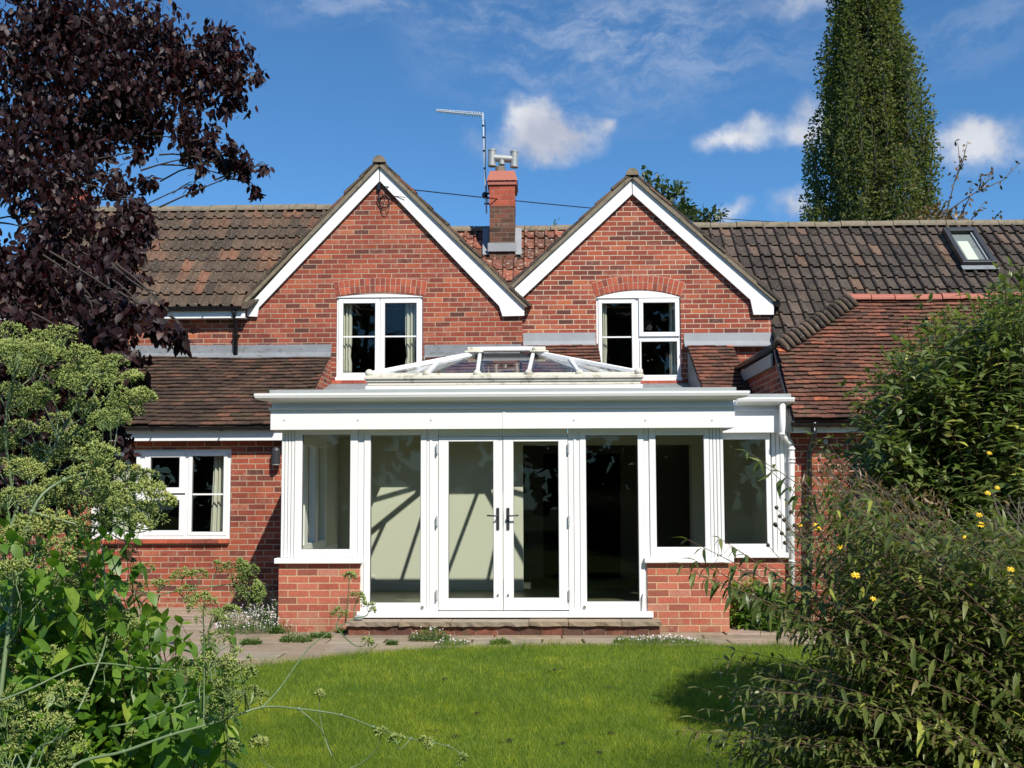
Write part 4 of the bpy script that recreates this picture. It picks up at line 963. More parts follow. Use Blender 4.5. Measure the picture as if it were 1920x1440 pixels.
cl.box(lx0 + .1, lx1 - .1, YF + .095, ly0 + .08, zc0, zc0 + .02); cl.box(lx0 + .1, lx1 - .1, ly1 - .06, YI - .02, zc0, zc0 + .02)
ob('ceiling', cl, 'inwhite', 0)
# interior
ox0, ox1 = X(981, YI, 1000), X(1299, YI, 1000); zop = Z(834, YI, 1100)
bw_ = MB().poly([(xpl0 + .02, YI, 0), (ox0, YI, 0), (ox0, YI, zop), (ox1, YI, zop), (ox1, YI, 0), (xsr1 - .01, YI, 0), (xsr1 - .01, YI, zc0 + .02), (xpl0 + .02, YI, zc0 + .02)], (0, .24, 0))
ob('back_wall', bw_, 'sage', 0)
ob('architrave', MB().box(ox0 - .06, ox0 - .002, YI - .02, YI - .001, zfl, zop + .06).box(ox1 + .002, ox1 + .06, YI - .02, YI - .001, zfl, zop + .06).box(ox0 - .002, ox1 + .002, YI - .02, YI - .001, zop + .002, zop + .06), 'inwhite', .002) if False else None
ob('skirting', MB().box(xpl0 + .26, ox0 - .003, YI - .015, YI - .001, zfl, zfl + .10).box(ox1 + .003, xsr1 - .02, YI - .015, YI - .001, zfl, zfl + .10), 'sage', .003)
ob('floor', MB().box(xpl0 + .02, xpr1 - .02, YF + .1, YI + .24, .0, zfl).box(xpr1 - .019, xsr1 - .02, YB + .1, YI + .24, .0, zfl), 'oldfloor', 0)
ob('inner_wall', MB().box(xsr1 - .08, xsr1 - .012, YB + .12, YI - .01, zfl, zc0), 'sage', 0)
MB().box(X(697, YI - .02, 1080), X(703, YI - .02, 1080), YI - .015, YI - .002, Z(1092, YI - .02, 700), Z(1080, YI - .02, 700)).build('power_socket', 'inwhite', org)
# side wall of glazing on the left, three casements on a low wall
sy0, sy1 = YF + .1, YI - .02; xsd = xpl0 + .09
ob('side_frame', MB().box(xsd - .04, xsd + .04, sy0, sy1, pier_z, pier_z + .08).box(xsd - .04, xsd + .04, sy0, sy1, ztop - .09, ztop), 'white', .003)
nside = 3; ws = (12.8 - sy0) / nside
for i in range(nside):
    ya, yb = sy0 + i * ws, sy0 + (i + 1) * ws; m = MB()
    m.box(xsd - .035, xsd + .045, ya, ya + .085, pier_z + .081, ztop - .091); m.box(xsd - .035, xsd + .045, yb - .085, yb - .002, pier_z + .081, ztop - .091)
    m.box(xsd - .035, xsd + .045, ya + .086, yb - .086, pier_z + .081, pier_z + .17); m.box(xsd - .035, xsd + .045, ya + .086, yb - .086, ztop - .18, ztop - .091)
    o = ob('window', m, 'white', .004); MB().box(xsd, xsd + .006, ya + .08, yb - .08, pier_z + .165, ztop - .175).build('pane', 'glassdoor', o)
ob('side_wall', MB().box(xsd - .04, xsd + .04, 12.801, YI - .01, pier_z + .081, ztop - .091), 'sage', 0)
ob('side_board', MB().box(xsd - .07, xsd - .041, 12.551, YW - .003, pier_z, ztop), 'white', 0)
# dark room beyond the doorway, with a small bright window in its far wall
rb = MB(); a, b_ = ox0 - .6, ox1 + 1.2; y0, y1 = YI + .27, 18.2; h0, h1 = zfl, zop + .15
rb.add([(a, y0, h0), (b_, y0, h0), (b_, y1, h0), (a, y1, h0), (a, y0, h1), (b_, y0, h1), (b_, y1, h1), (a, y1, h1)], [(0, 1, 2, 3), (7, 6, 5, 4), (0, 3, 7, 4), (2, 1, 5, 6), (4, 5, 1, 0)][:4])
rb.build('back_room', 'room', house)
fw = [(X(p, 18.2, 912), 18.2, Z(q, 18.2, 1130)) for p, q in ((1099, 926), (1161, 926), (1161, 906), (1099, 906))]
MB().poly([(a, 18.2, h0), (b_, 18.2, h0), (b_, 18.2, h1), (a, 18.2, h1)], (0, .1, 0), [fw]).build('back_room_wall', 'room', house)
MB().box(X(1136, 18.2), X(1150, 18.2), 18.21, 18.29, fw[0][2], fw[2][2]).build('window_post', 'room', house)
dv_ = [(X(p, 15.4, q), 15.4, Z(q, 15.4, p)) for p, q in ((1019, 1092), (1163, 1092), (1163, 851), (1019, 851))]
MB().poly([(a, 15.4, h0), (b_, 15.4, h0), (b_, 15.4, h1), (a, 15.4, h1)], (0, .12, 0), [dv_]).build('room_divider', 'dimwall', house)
MB().box(fw[0][0] - .02, fw[1][0] + .02, 18.32, 18.33, fw[0][2] - .02, fw[2][2] + .02).build('net_blind', leafmat('net', [(0, (.85, .84, .76)), (1, (.85, .84, .76))], .75, tcol=(.95, .93, .85)), house)  # added translucent cream sheet, stands in for bright foliage outside the far window

# ------------------------------------------------------------------ roof lantern (sub-assembly of the orangery)
lz0 = Z(722, ly0 - .02, 940)
lan = ob('roof_lantern', MB().ring(lx0 - .05, lx1 + .05, 0, 1, .1, 0, 1) if False else MB()
         .box(lx0 - .05, lx1 + .05, ly0 - .05, ly0 + .02, zr1, Z(723, ly0, 940)).box(lx0 - .05, lx1 + .05, ly1 - .02, ly1 + .05, zr1, Z(723, ly0, 940)).box(lx0 - .05, lx0 + .02, ly0 + .021, ly1 - .021, zr1, Z(723, ly0, 940)).box(lx1 - .02, lx1 + .05, ly0 + .021, ly1 - .021, zr1, Z(723, ly0, 940)), 'white', .004)
def framebox(mb, e, za, zb_, w):
    a, b_, c, d = lx0 - e, lx1 + e, ly0 - e, ly1 + e
    mb.box(a, b_, c, c + w, za, zb_); mb.box(a, b_, d - w, d, za, zb_); mb.box(a, a + w, c + w + .0005, d - w - .0005, za, zb_); mb.box(b_ - w, b_, c + w + .0005, d - w - .0005, za, zb_)
eb = MB(); zA, zB, zC, zD = Z(722, ly0, 940), Z(716, ly0, 940), Z(711, ly0, 940), Z(704, ly0, 940)
framebox(eb, .030, zA + .001, zB, .08); framebox(eb, .046, zB + .001, zC, .10); framebox(eb, .066, zC + .001, zD, .12)
eb.build('eaves_beam', 'cream', lan, bevel=.008)
zg = zD + .012; yr = (ly0 + ly1) / 2; zrg = Z(664, yr, 940); rx0, rx1 = X(897, yr, 664), X(1003, yr, 664)
# ridge cap
cp = MB(); cp.box(rx0 - .02, rx1 + .02, yr - .06, yr + .06, zrg + .03, zrg + .085); cp.build('ridge_cap', 'white', lan, bevel=.015)
for sgn, rx in ((-1, rx0), (1, rx1)):
    e = MB(); xc = rx + sgn * .05
    e.box(xc - .08, xc + .08, yr - .09, yr + .09, zrg + .03, zrg + .078); e.box(xc - .115, xc + .115, yr - .12, yr + .12, zrg + .008, zrg + .0295)
    e.build('ridge_end_cap', 'cream', lan, bevel=.012)
MB().box(rx0 - .04, rx1 + .04, yr - .03, yr + .03, zrg - .10, zrg + .007).build('ridge_beam', 'anth', lan)
# glass panes
E = .0
c00, c10, c11, c01 = (lx0, ly0, zg), (lx1, ly0, zg), (lx1, ly1, zg), (lx0, ly1, zg)
r0, r1 = (rx0, yr, zrg), (rx1, yr, zrg)
for q in ((c00, c10, r1, r0), (c11, c01, r0, r1), (c01, c00, r0), (c10, c11, r1)):
    nn = np.cross(np.array(q[1]) - np.array(q[0]), np.array(q[2]) - np.array(q[0])); nn = nn / np.linalg.norm(nn) * .01
    MB().poly(q, tuple(nn)).build('pane', 'lglass', lan)
def bar(a, b_, w=.045, h=.05, mat='white', up=.012):
    a = np.array(a, float); b_ = np.array(b_, float); d = b_ - a; d /= np.linalg.norm(d); s = np.cross(d, (0, 0, 1)); s /= np.linalg.norm(s); u = np.cross(s, d)
    P = []
    for p in (a, b_):
        for i, j in ((-1, -.5), (1, -.5), (1, .6), (.45, 1), (-.45, 1), (-1, .6)): P.append(p + s * w / 2 * i + u * (h * j * .6 + up))
    fs = [(i, (i + 1) % 6, (i + 1) % 6 + 6, i + 6) for i in range(6)] + [(5, 4, 3, 2, 1, 0), (6, 7, 8, 9, 10, 11)]
    return MB().add(P, fs)
for a, b_ in ((c00, r0), (c10, r1), (c11, r1), (c01, r0)): bar(a, b_, .06, .055).build('hip_rafter', 'white', lan)
fx = [X(801, ly0, 700), X(895, ly0, 700), X(991, ly0, 700), X(1086, ly0, 700)]
tops = [None, (rx0 + .02, yr, zrg), (rx1 - .02, yr, zrg), None]
def hip_at(x, yb):
    if x < rx0: t = (x - lx0) / (rx0 - lx0)
    else: t = (lx1 - x) / (lx1 - rx1)
    return (x, yb + (yr - yb) * t, zg + (zrg - zg) * t)
for yb in (ly0, ly1):
    for i, x in enumerate(fx):
        if tops[i]: bar((x, yb, zg), tops[i], .042, .045).build('rafter', 'white', lan)
        else: bar((x, yb, zg), hip_at(x + (.09 if i == 0 else -.09), yb), .042, .045).build('rafter', 'white', lan)
for xe_, rr_ in ((lx0, r0), (lx1, r1)):
    bar((xe_, yr, zg), rr_, .042, .045).build('rafter', 'white', lan)
# weathered rafter end caps and glass edge trim
ec = MB()
for x in fx: ec.blob((x, ly0 - .035, zg + .012), .045, .03, .04, nu=10, nv=6, jit=.05)
for x in (lx0 - .01, lx1 + .01): ec.blob((x, ly0 - .025, zg + .018), .05, .045, .048, nu=10, nv=6, jit=.05)
ec.build('rafter_end_caps', 'cream', lan, smooth=True)
mb = MB(); mb.box(lx0, lx1, ly0 - .03, ly0 - .005, zD + .002, zD + .028); mb.build('glass_edge_trim', 'cream', lan, bevel=.004)
#=====SECTION:THINGS=====
# ------------------------------------------------------------------ small things
# stone step in front of the doors
ys0 = 10.70; st = empty('door_step', (0, 10.85, 0), 'low step of sandstone slabs on red bricks below the glazed doors', 'step')
xa_, xb_ = X(650, ys0, 1180), X(1240, ys0, 1180); zt = zth - .012
mb = MB(); x = xa_ + .01; k = 0
while x < xb_ - .05:
    w = min(.225, xb_ - .01 - x); mb.box(x + .004, x + w - .004, ys0 + .012 + random.uniform(-.006, .006), YF - .05, -.01, zt - .052 + random.uniform(-.003, 0), random.random()); x += w
mb.build('riser_brick', 'plain_r', st, bevel=.003, tint=True)
mb = MB(); mb.box(xa_ + .02, xb_ - .02, ys0 + .025, YF - .06, -.01, zt - .056); mb.build('mortar_bed', 'mortar', st)
pxs = [648, 748, 846, 992, 1066, 1166, 1241]; mb = MB()
for a, c in zip(pxs, pxs[1:]):
    x0, x1 = X(a, ys0, 1168) + .003, X(c, ys0, 1168) - .004; n = max(3, int((x1 - x0) / .06)); zt_ = zt + random.uniform(-.004, .003)
    top = [(x0 + (x1 - x0) * i / n, ys0 - .03 + random.uniform(-.008, .008), zt_) for i in range(n + 1)]
    bot = [(p[0], p[1] + random.uniform(-.004, .016), zt_ - .046 + random.uniform(-.006, .006)) for p in top]
    m = n + 1; vs = top + bot + [(p[0], YF - .075, zt_ ) for p in top] + [(p[0], YF - .075, zt_ - .046) for p in top]
    fs = []
    for i in range(n): fs += [(i, m + i, m + i + 1, i + 1), (i, i + 1, 2 * m + i + 1, 2 * m + i), (m + i, 3 * m + i, 3 * m + i + 1, m + i + 1)]
    fs += [(0, 2 * m, 3 * m, m), (n, m + n, 3 * m + n, 2 * m + n)]
    mb.add(vs, fs, random.random())
mb.build('tread_slab', 'flag', st, tint=True)
# grey cobble left of the threshold
c = at(673, 1160, 10.84); mb = MB().blob((0, 0, .028), .055, .045, .03, nu=14, nv=9, jit=.03)
o = mb.build('cobble_stone', 'trim', smooth=True); o.location = (float(c[0]), 10.80, zt - .001); setp(o, 'small rounded grey stone at the left end of the door step', 'stone')
# outdoor wall light
wlx, wly = X(517, YW - .1, 850), YW
wl_ = empty('wall_light', (wlx, YW, Z(855, YW, 517)), 'dark grey downlight on the brick wall left of the orangery', 'wall light')
L0 = MB(); zt1, zb1 = Z(838, YW - .1, 517), Z(869, YW - .1, 517); yy = YW - .085
L0.tube([(wlx, yy, zb1), (wlx, yy, zt1 - .045), (wlx, yy, zt1 - .02), (wlx, yy, zt1)], [.058, .058, .048, .025], 20); L0.build('shade', 'anth', wl_, smooth=False)
MB().tube([(wlx, yy, zb1 + .006), (wlx, yy, zb1 - .02)], .05, 20).build('diffuser', 'trim', wl_)
MB().box(wlx - .035, wlx + .035, YW - .03, YW - .0005, zb1 + .03, zt1 - .03).build('wall_plate', 'anth', wl_)
# television aerial
YT = 16.9; top = at(905, 213, YT); bot = at(912, 400, YT)
ae = empty('tv_aerial', (float(bot[0]), YT, float(bot[2])), 'long thin television aerial on a mast beside the chimney', 'aerial')
MB().tube([bot, top], .016, 8).build('mast', 'alu', ae)
b0 = at(906, 216, YT); b1 = at(818, 208, YT)
bm_ = MB(); bm_.tube([b0, b1], .012, 6); up = np.array([0, 0, .045]); bm_.tube([b0 + up * .9, b1 + up * .7], .006, 5); bm_.build('boom', 'alu', ae)
el = MB()
for i in range(19):
    p = b0 + (b1 - b0) * (i + .5) / 19; el.tube([p + (-.008, -.14 + .003 * i, 0), p + (.008, .14 - .003 * i, .0)], .006, 5); el.tube([p, p + up * .8], .004, 4)
el.build('element', 'alu', ae)
br = MB()
for py in (363, 371, 382): br.tube([at(908, py, YT), at(919, py, YT)], .018, 6)
br.blob(tuple(at(909, 366, YT)), .045, .05, .06, nu=8, nv=5); br.build('mast_clamp', 'black', ae)
ck = MB()
for py in (236, 258, 283, 316): p = at(905 + (py - 213) * .037, py, YT); ck.tube([p + (0, 0, -.015), p + (0, 0, .015)], .022, 7)
ck.tube([at(906, 222, YT), at(910, 232, YT) + (0, -.03, 0), at(910, 320, YT) + (0, -.025, 0), at(915, 380, YT) + (0, -.02, 0)], .006, 5); ck.build('cable_ties', 'black', ae)
# telephone wire and its box at the left gable
mb = MB(); p0 = at(722, 350, YG1 - .10); p1 = at(1760, 424, 29.0); pts = []
for i in range(41):
    t = i / 40; p = p0 + (p1 - p0) * t; pts.append(p + (0, 0, -.35 * 4 * t * (1 - t) * .5))
# adjust so that the wire follows the sag in the photograph
mb.tube(pts, .009, 5); w_ = mb.build('telephone_wire', 'black'); setp(w_, 'thin black overhead wire running from the left gable past the chimney', 'wire')
bx_ = empty('cable_box', at(711, 352, YG1), 'small dark cable bracket with looped wires under the left gable peak', 'cable box')
q = at(711, 351, YG1); MB().box(q[0] - .025, q[0] + .025, YG1 - .05, YG1 - .001, q[2] - .06, q[2] + .06).build('bracket', 'black', bx_, bevel=.005)
lp = MB()
for cxp, cyp, rx, ry, ph in ((718, 378, 11, 13, 0), (721, 384, 9, 18, .5), (724, 375, 12, 9, 1.1), (731, 352, 9, 7, 2)):
    lp.tube([at(cxp + rx * math.cos(a + ph), cyp + ry * math.sin(a + ph), YG1 - .02 - .012 * math.sin(a * 2)) for a in np.linspace(0, 6.0, 22)], .0055, 5)
lp.tube([at(711, 357, YG1 - .03), at(710, 375, YG1 - .015), at(716, 392, YG1 - .015), at(722, 372, YG1 - .03), at(724, 366, YG1 - .03), at(760, 370, YBB - .03)], .0055, 5)
lp.build('looped_cable', 'black', bx_)
# curtains inside the windows
def curtain(px0, px1, py0, py1, Y, label, flare=0, tie=None, group=None):
    x0, x1, z0, z1 = X(px0, Y, py0), X(px1, Y, py0), Z(py1, Y, px0), Z(py0, Y, px0); mb = MB(); n = 24; vs = []; R_ = 12
    for r in range(R_ + 1):
        t = r / R_; z = z1 + (z0 - z1) * t; pinch = 1 - (.3 * math.exp(-((t - tie) / .06) ** 2) if tie else 0)
        for i in range(n + 1):
            u = i / n; xx = x0 + (x1 - x0) * (.5 + (u - .5) * pinch) + flare * t * (u if flare > 0 else (1 - u))
            vs.append((xx, Y + .025 * math.sin(u * 6.28 * 3.2 + .4 * t) + .008 * math.sin(u * 31), z))
    fs = [(r * (n + 1) + i, r * (n + 1) + i + 1, (r + 1) * (n + 1) + i + 1, (r + 1) * (n + 1) + i) for r in range(R_) for i in range(n)]
    mb.add(vs, fs); o = mb.build('curtain', 'curtain', smooth=True); s = o.modifiers.new('thick', 'SOLIDIFY'); s.thickness = .006
    setp(o, label, 'curtain', group)
G = 'curtains hanging in the windows'
curtain(640, 660, 556, 706, YG1 + .17, 'cream curtain at the left side of the left gable window', tie=.72, group=G)
curtain(760, 782, 556, 706, YG1 + .17, 'cream curtain at the right side of the left gable window', tie=.72, group=G)
curtain(1124, 1137, 556, 708, YG2 + .17, 'narrow cream curtain at the left side of the right gable window', tie=.8, group=G)
curtain(1254, 1274, 556, 708, YG2 + .17, 'cream curtain at the right side of the right gable window', group=G)
curtain(402, 424, 846, 1008, YW + .17, 'cream curtain at the right side of the ground floor window left of the orangery', flare=-.04, group=G)
curtain(214, 243, 846, 1008, YW + .17, 'cream curtain at the left side of the ground floor window, behind the fennel', group=G)

#=====SECTION:PLANTS=====
UP = np.array([0, 0, 1.0])
def P3(px, py, Y): return np.array(at(px, py, Y))
def inpoly(px, py, poly):
    r = np.zeros(len(px), bool); n = len(poly); j = n - 1
    for i in range(n):
        xi, yi = poly[i]; xj, yj = poly[j]
        c = ((yi > py) != (yj > py)) & (px < (xj - xi) * (py - yi) / ((yj - yi) or 1e-9) + xi); r ^= c; j = i
    return r
def sample_poly(poly, n):
    a = np.array(poly, float); lo, hi = a.min(0), a.max(0); out = []
    while len(out) < n:
        p = RNG.uniform(lo, hi, (n * 2, 2)); out += list(p[inpoly(p[:, 0], p[:, 1], poly)])
    return np.array(out[:n])
def bez(a, b, c, n):
    t = np.linspace(0, 1, n)[:, None]; return (1 - t) ** 2 * a + 2 * t * (1 - t) * b + t ** 2 * c

# grass -------------------------------------------------------------
def lawn_blades(n, x0, x1, y0, y1, h0, h1, w):
    P = np.column_stack([RNG.uniform(x0, x1, n), RNG.uniform(y0, y1, n), np.full(n, .011)])
    ex = np.array(lawn_edge); yl = np.interp(P[:, 0], ex[:, 0], ex[:, 1]); P = P[P[:, 1] < yl + .012 + RNG.normal(0, .012, n)]
    n = len(P); D = np.column_stack([RNG.normal(0, .42, n), RNG.normal(0, .42, n), np.ones(n)])
    patch = .5 + .5 * np.sin(P[:, 0] * 2.3 + 1.3 * np.sin(P[:, 1] * 1.7)) * np.sin(P[:, 1] * 2.9 + 1.1 * np.sin(P[:, 0] * 1.3))
    t = np.clip(RNG.beta(1.4, 1.7, n) * .85 + patch * .22 - .03, 0, 1); near = np.clip((P[:, 1] - (yl[:0].sum() + 0)) * 0, 0, 1)
    L = RNG.uniform(h0, h1, n) * (1 + .9 * (RNG.random(n) < .015))
    return P, D, L, t, np.full(n, w)
parts = [lawn_blades(150000, -2.6, 3.2, 5.3, 7.4, .022, .058, .0042), lawn_blades(150000, -3.6, 4.2, 7.4, 10.3, .022, .058, .0052)]
e = np.array(lawn_edge); n = 9000; xe_s = RNG.uniform(-3.4, 4.0, n); ye_s = np.interp(xe_s, e[:, 0], e[:, 1]) - np.abs(RNG.normal(0, .035, n)) + .02
parts.append((np.column_stack([xe_s, ye_s, np.full(n, .01)]), np.column_stack([RNG.normal(0, .4, n), RNG.normal(.1, .4, n), np.ones(n)]), RNG.uniform(.03, .085, n) * (1 + .6 * (np.sin(xe_s * 5) * np.sin(xe_s * 13) > .3)), RNG.beta(2, 3, n), np.full(n, .005)))
P = np.vstack([p[0] for p in parts]); D = np.vstack([p[1] for p in parts]); L = np.concatenate([p[2] for p in parts]); t = np.concatenate([p[3] for p in parts]); w = np.concatenate([p[4] for p in parts])
N = nrm(np.column_stack([RNG.normal(size=len(P)), RNG.normal(size=len(P)), np.full(len(P), .3)]))
o = leaves('lawn_grass', P, D, N, L, w, t, 'grass', tpl='blade', droop=.3, origin=(0, 8, 0)); setp(o, 'short green grass covering the lawn in front of the patio', 'grass', kind='stuff')

# fallen purple leaves
for i, (px, py, k) in enumerate([(1052, 1254, 0), (1034, 1258, 1), (890, 1339, 2), (812, 1370, 3), (846, 1382, 4), (946, 1391, 5), (1133, 1376, 6), (1104, 1412, 7), (828, 1276, 8), (1134, 1288, 9), (1045, 1395, 10)]):
    c = atz(px, py, .024); o = leaves('fallen_leaf', np.array([[0, 0, 0]] * 2) + RNG.normal(0, .012, (2, 3)) * (1, 1, .2), [[1, .4, .15 + .2 * (i % 3)], [-.6, .7, .1]], [[0, -.3, 1], [.2, 0, 1]], .055, .035, np.array([.2, .5]), 'purple', droop=.3, origin=(0, 0, 0))
    o.location = tuple(float(v) for v in c)
    setp(o, ['dark curled fallen leaf lying on the lawn nearest the door step', 'dark fallen leaf scattered on the open lawn'][0 if i == 0 else 1], 'fallen leaf', 'dark leaves fallen on the lawn')

# helpers for shrubs --------------------------------------------------
def shoots(name, label, cat, root, tips, mat, stem, L=(.05, .08), W=.3, pairs=(6, 11), leafy=.5, arch=.25, tpl='leaf', hang=.5, fill=0, stemr=.004, group=None, droop=.3, len_=None, tmean=None, spread=.3, rj=.25):
    e = empty(name, root, label, cat, group); lp, ld, ln, ll, lt = [], [], [], [], []; sb = MB(); root = np.array(root, float)
    for k, tip in enumerate(tips):
        r0 = root + RNG.normal(0, rj, 3) * (1, 1, .1); d = tip - r0; dist = np.linalg.norm(d)
        mid = r0 + d * .55 + UP * arch * dist * RNG.uniform(.5, 1.3) + RNG.normal(0, .06, 3) * dist * .3
        n = 14; c = bez(r0, mid, tip, n)
        seg = int(n * (1 - leafy)); cs = c[max(0, seg - 1):]
        if stemr: sb.tube(list(cs), list(np.linspace(stemr, stemr * .35, len(cs))), 4, cap=False)
        m = RNG.integers(*pairs); ts = np.linspace(0.02, 1, m) ** .9; tb = RNG.random() * .25 - .12 + (tmean or 0)
        cl = np.array(cs); arcx = np.linspace(0, 1, len(cl))
        for j, tt in enumerate(ts):
            p = np.array([np.interp(tt, arcx, cl[:, a]) for a in range(3)]); q = np.array([np.interp(min(1, tt + .05), arcx, cl[:, a]) for a in range(3)]) - np.array([np.interp(max(0, tt - .05), arcx, cl[:, a]) for a in range(3)])
            q /= (np.linalg.norm(q) or 1); s = np.cross(q, UP); s /= (np.linalg.norm(s) or 1); ang = RNG.uniform(-.7, .7) + (j % 2) * spread * 2; s = s * math.cos(ang) + np.cross(q, s) * math.sin(ang)
            for sg in (-1, 1):
                dd = s * sg * .8 + q * RNG.uniform(.3, .8) + np.array([0, 0, -hang * RNG.uniform(.4, 1.4)]) + RNG.normal(0, .16, 3)
                lp.append(p); ld.append(dd); ln.append(UP + RNG.normal(0, .3, 3) + q * .2); ll.append(RNG.uniform(*L) * (1 - .45 * tt ** 4)); lt.append(np.clip(RNG.beta(2, 2) + tb, 0, 1))
        lp.append(cl[-1]); ld.append(q + (0, 0, .1)); ln.append(UP + RNG.normal(0, .2, 3)); ll.append(RNG.uniform(*L) * .6); lt.append(min(1, .75 + tb))
    ll = np.array(ll); ld = np.array(ld); ln = np.array(ln)
    ln[np.abs((nrm(ld) * nrm(ln)).sum(1)) > .97] = (1, 0, .3)
    leaves('leaves', np.array(lp), ld, ln, ll, ll * W, np.array(lt), mat, e, tpl=tpl, droop=droop)
    if stemr: sb.build('stems', stem, e, smooth=True)
    return e
def tipset(poly, n, Y, jit=0):
    pp = sample_poly(poly, n); yy = RNG.uniform(*Y, n); return [P3(a, b, c) for (a, b), c in zip(pp, yy)]

# the big shrub on the right ------------------------------------------
polyA = [(1925, 545), (1860, 560), (1800, 620), (1740, 640), (1700, 700), (1650, 730), (1660, 790), (1600, 850), (1590, 900), (1640, 960), (1700, 985), (1925, 1000)]
polyA2 = [(1925, 505), (1880, 520), (1820, 560), (1740, 600), (1665, 655), (1610, 720), (1600, 790), (1570, 845), (1610, 890), (1925, 700)]
tips = tipset(polyA, 900, (5.2, 6.9)) + tipset(polyA2, 420, (5.2, 6.6)) + tipset([(1560, 900), (1640, 960), (1925, 1000), (1925, 1150), (1560, 1150)], 330, (5.6, 6.8)) + [P3(px, py, 5.8) for px, py in ((1895, 500), (1835, 570), (1745, 565), (1728, 580), (1655, 655), (1602, 740), (1590, 745), (1612, 725), (1680, 690), (1575, 835), (1560, 822), (1545, 880), (1915, 512), (1770, 610), (1860, 545), (1700, 600), (1680, 640), (1630, 700), (1640, 672), (1600, 770), (1585, 800), (1580, 725), (1550, 860), (1535, 835), (1570, 905), (1520, 815), (1720, 560), (1800, 555), (1870, 505))]
shoots('tall_shrub', 'tall leafy shrub with pale green arching tips in front of the tiled right wing', 'shrub', (3.1, 6.6, 0), tips, 'lance', 'stalkp', stemr=.0035, L=(.066, .112), W=.40, pairs=(9, 13), leafy=.28, arch=.12, tpl='lance', hang=.1, tmean=.05, droop=.45)
polyB = [(1925, 960), (1640, 930), (1560, 900), (1500, 960), (1485, 1060), (1475, 1150), (1510, 1220), (1440, 1250), (1380, 1300), (1350, 1360), (1370, 1430), (1400, 1500), (1925, 1560)]
tips = tipset(polyB, 980, (2.9, 3.9)) + [P3(px, py, 3.3) for px, py in ((1395, 1235), (1350, 1260), (1365, 1290), (1300, 1345), (1290, 1365), (1330, 1330), (1360, 1395), (1400, 1245), (1420, 1440), (1390, 1410), (1440, 1265), (1450, 1300), (1310, 1290), (1345, 1235), (1380, 1220), (1320, 1385), (1290, 1400), (1345, 1420), (1275, 1370), (1500, 900), (1530, 870), (1475, 940), (1490, 1000), (1465, 1090), (1560, 860))]
shoots('spreading_shrub', 'wide shrub with drooping narrow green and bronze leaves in the right foreground', 'shrub', (2.2, 3.3, 0), tips, 'lance2', 'stalkp', stemr=.0018, L=(.050, .085), W=.225, pairs=(11, 16), leafy=.32, arch=.16, tpl='lance', hang=.22, droop=.5, tmean=.04)
tips = [P3(px, py, 3.0 + k * .03) for k, (px, py) in enumerate(((1300, 1075), (1340, 1085), (1380, 1030), (1350, 1010), (1282, 1060), (1290, 1012), (1305, 1052), (1370, 1060), (1420, 1090), (1440, 1060), (1402, 848), (1430, 870), (1480, 1080), (1500, 1010), (1470, 1180)))]
shoots('arching_shrub', 'long dark purplish arching sprays reaching across the white orangery windows', 'shrub', (2.05, 3.4, .2), tips, 'lance2', 'stalkp', stemr=.0028, L=(.060, .092), W=.24, pairs=(15, 20), leafy=.5, arch=.10, tpl='lance', hang=.7, droop=.5, rj=.12)

# yellow daisies with dry seed heads between the two shrubs
def coneflowers():
    root = (2.6, 4.3, 0); e = empty('yellow_flower_plant', root, 'clump of yellow daisies and brown seed heads rising between the right hand shrubs', 'flowering plant')
    sb = MB(); sh = MB()
    pts = sample_poly([(1500, 880), (1560, 830), (1650, 900), (1925, 930), (1925, 1040), (1600, 1060), (1500, 1050)], 110)
    for i, (px, py) in enumerate(pts):
        p = P3(px, py, RNG.uniform(4.2, 5.0)); r0 = np.array(root) + RNG.normal(0, .35, 3) * (1, .5, 0); c = bez(r0, r0 + (p - r0) * .5 + RNG.normal(0, .05, 3), p, 6); sb.tube(list(c[2:]), .0022, 3, cap=False)
        sh.blob(tuple(p), .008, .008, .009, nu=6, nv=4)
    for px, py in ((1456, 952), (1462, 968), (1455, 985), (1470, 975), (1478, 992), (1453, 983), (1466, 1000), (1472, 1018), (1440, 1022), (1483, 960), (1490, 985), (1495, 1005)):
        p = P3(px, py, 4.2); c = bez(np.array([2.4, 4.25, .5]), p + (.15, 0, -.3), p, 6); sb.tube(list(c[2:]), .0018, 3, cap=False); sh.blob(tuple(p), .009, .009, .009, nu=6, nv=4)
    sb.build('stems', 'twig', e); setp(sh.build('seed_heads', 'seedhead', e), kind='stuff')
    q = sample_poly([(1500, 890), (1560, 870), (1650, 910), (1780, 930), (1780, 1000), (1600, 1030), (1500, 1040)], 700); k = len(q)
    dpos = np.array([P3(px, py, yy) for (px, py), yy in zip(q, RNG.uniform(3.6, 4.8, k))])
    leaves('dry_foliage', dpos, RNG.normal(0, .6, (k, 3)) + (0, 0, .8), RNG.normal(0, 1, (k, 3)), RNG.uniform(.02, .05, k), .007, RNG.random(k), 'dry', e, tpl='lance')
    for px, py, Y, s in ((1604, 1079, 2.9, 1), (1838, 984, 3.3, 1.1), (1836, 966, 3.3, .9), (1532, 992, 3.7, 1.2), (1637, 1123, 2.9, .7), (1852, 925, 3.6, .9), (1870, 915, 3.6, .8), (1895, 1068, 3.1, .9), (1576, 1026, 3.4, .9), (1500, 985, 3.9, .8), (1530, 985, 3.7, .9), (1855, 850, 3.8, .8), (1810, 1008, 3.3, .7)):
        p = P3(px, py, Y - .25); n = 11; a = np.arange(n) * 2 * math.pi / n + RNG.normal(0, .12, n)
        D = np.column_stack([np.cos(a), np.sin(a) * .5 - .25, .5 * np.sin(a) + .25]); leaves('flower', np.repeat(p[None], n, 0), D, np.repeat([[0, -.5, 1.]], n, 0), .0125 * s, .0055 * s, np.full(n, .5), 'yellow', e, tpl='lance', droop=.3)
    return e
coneflowers()

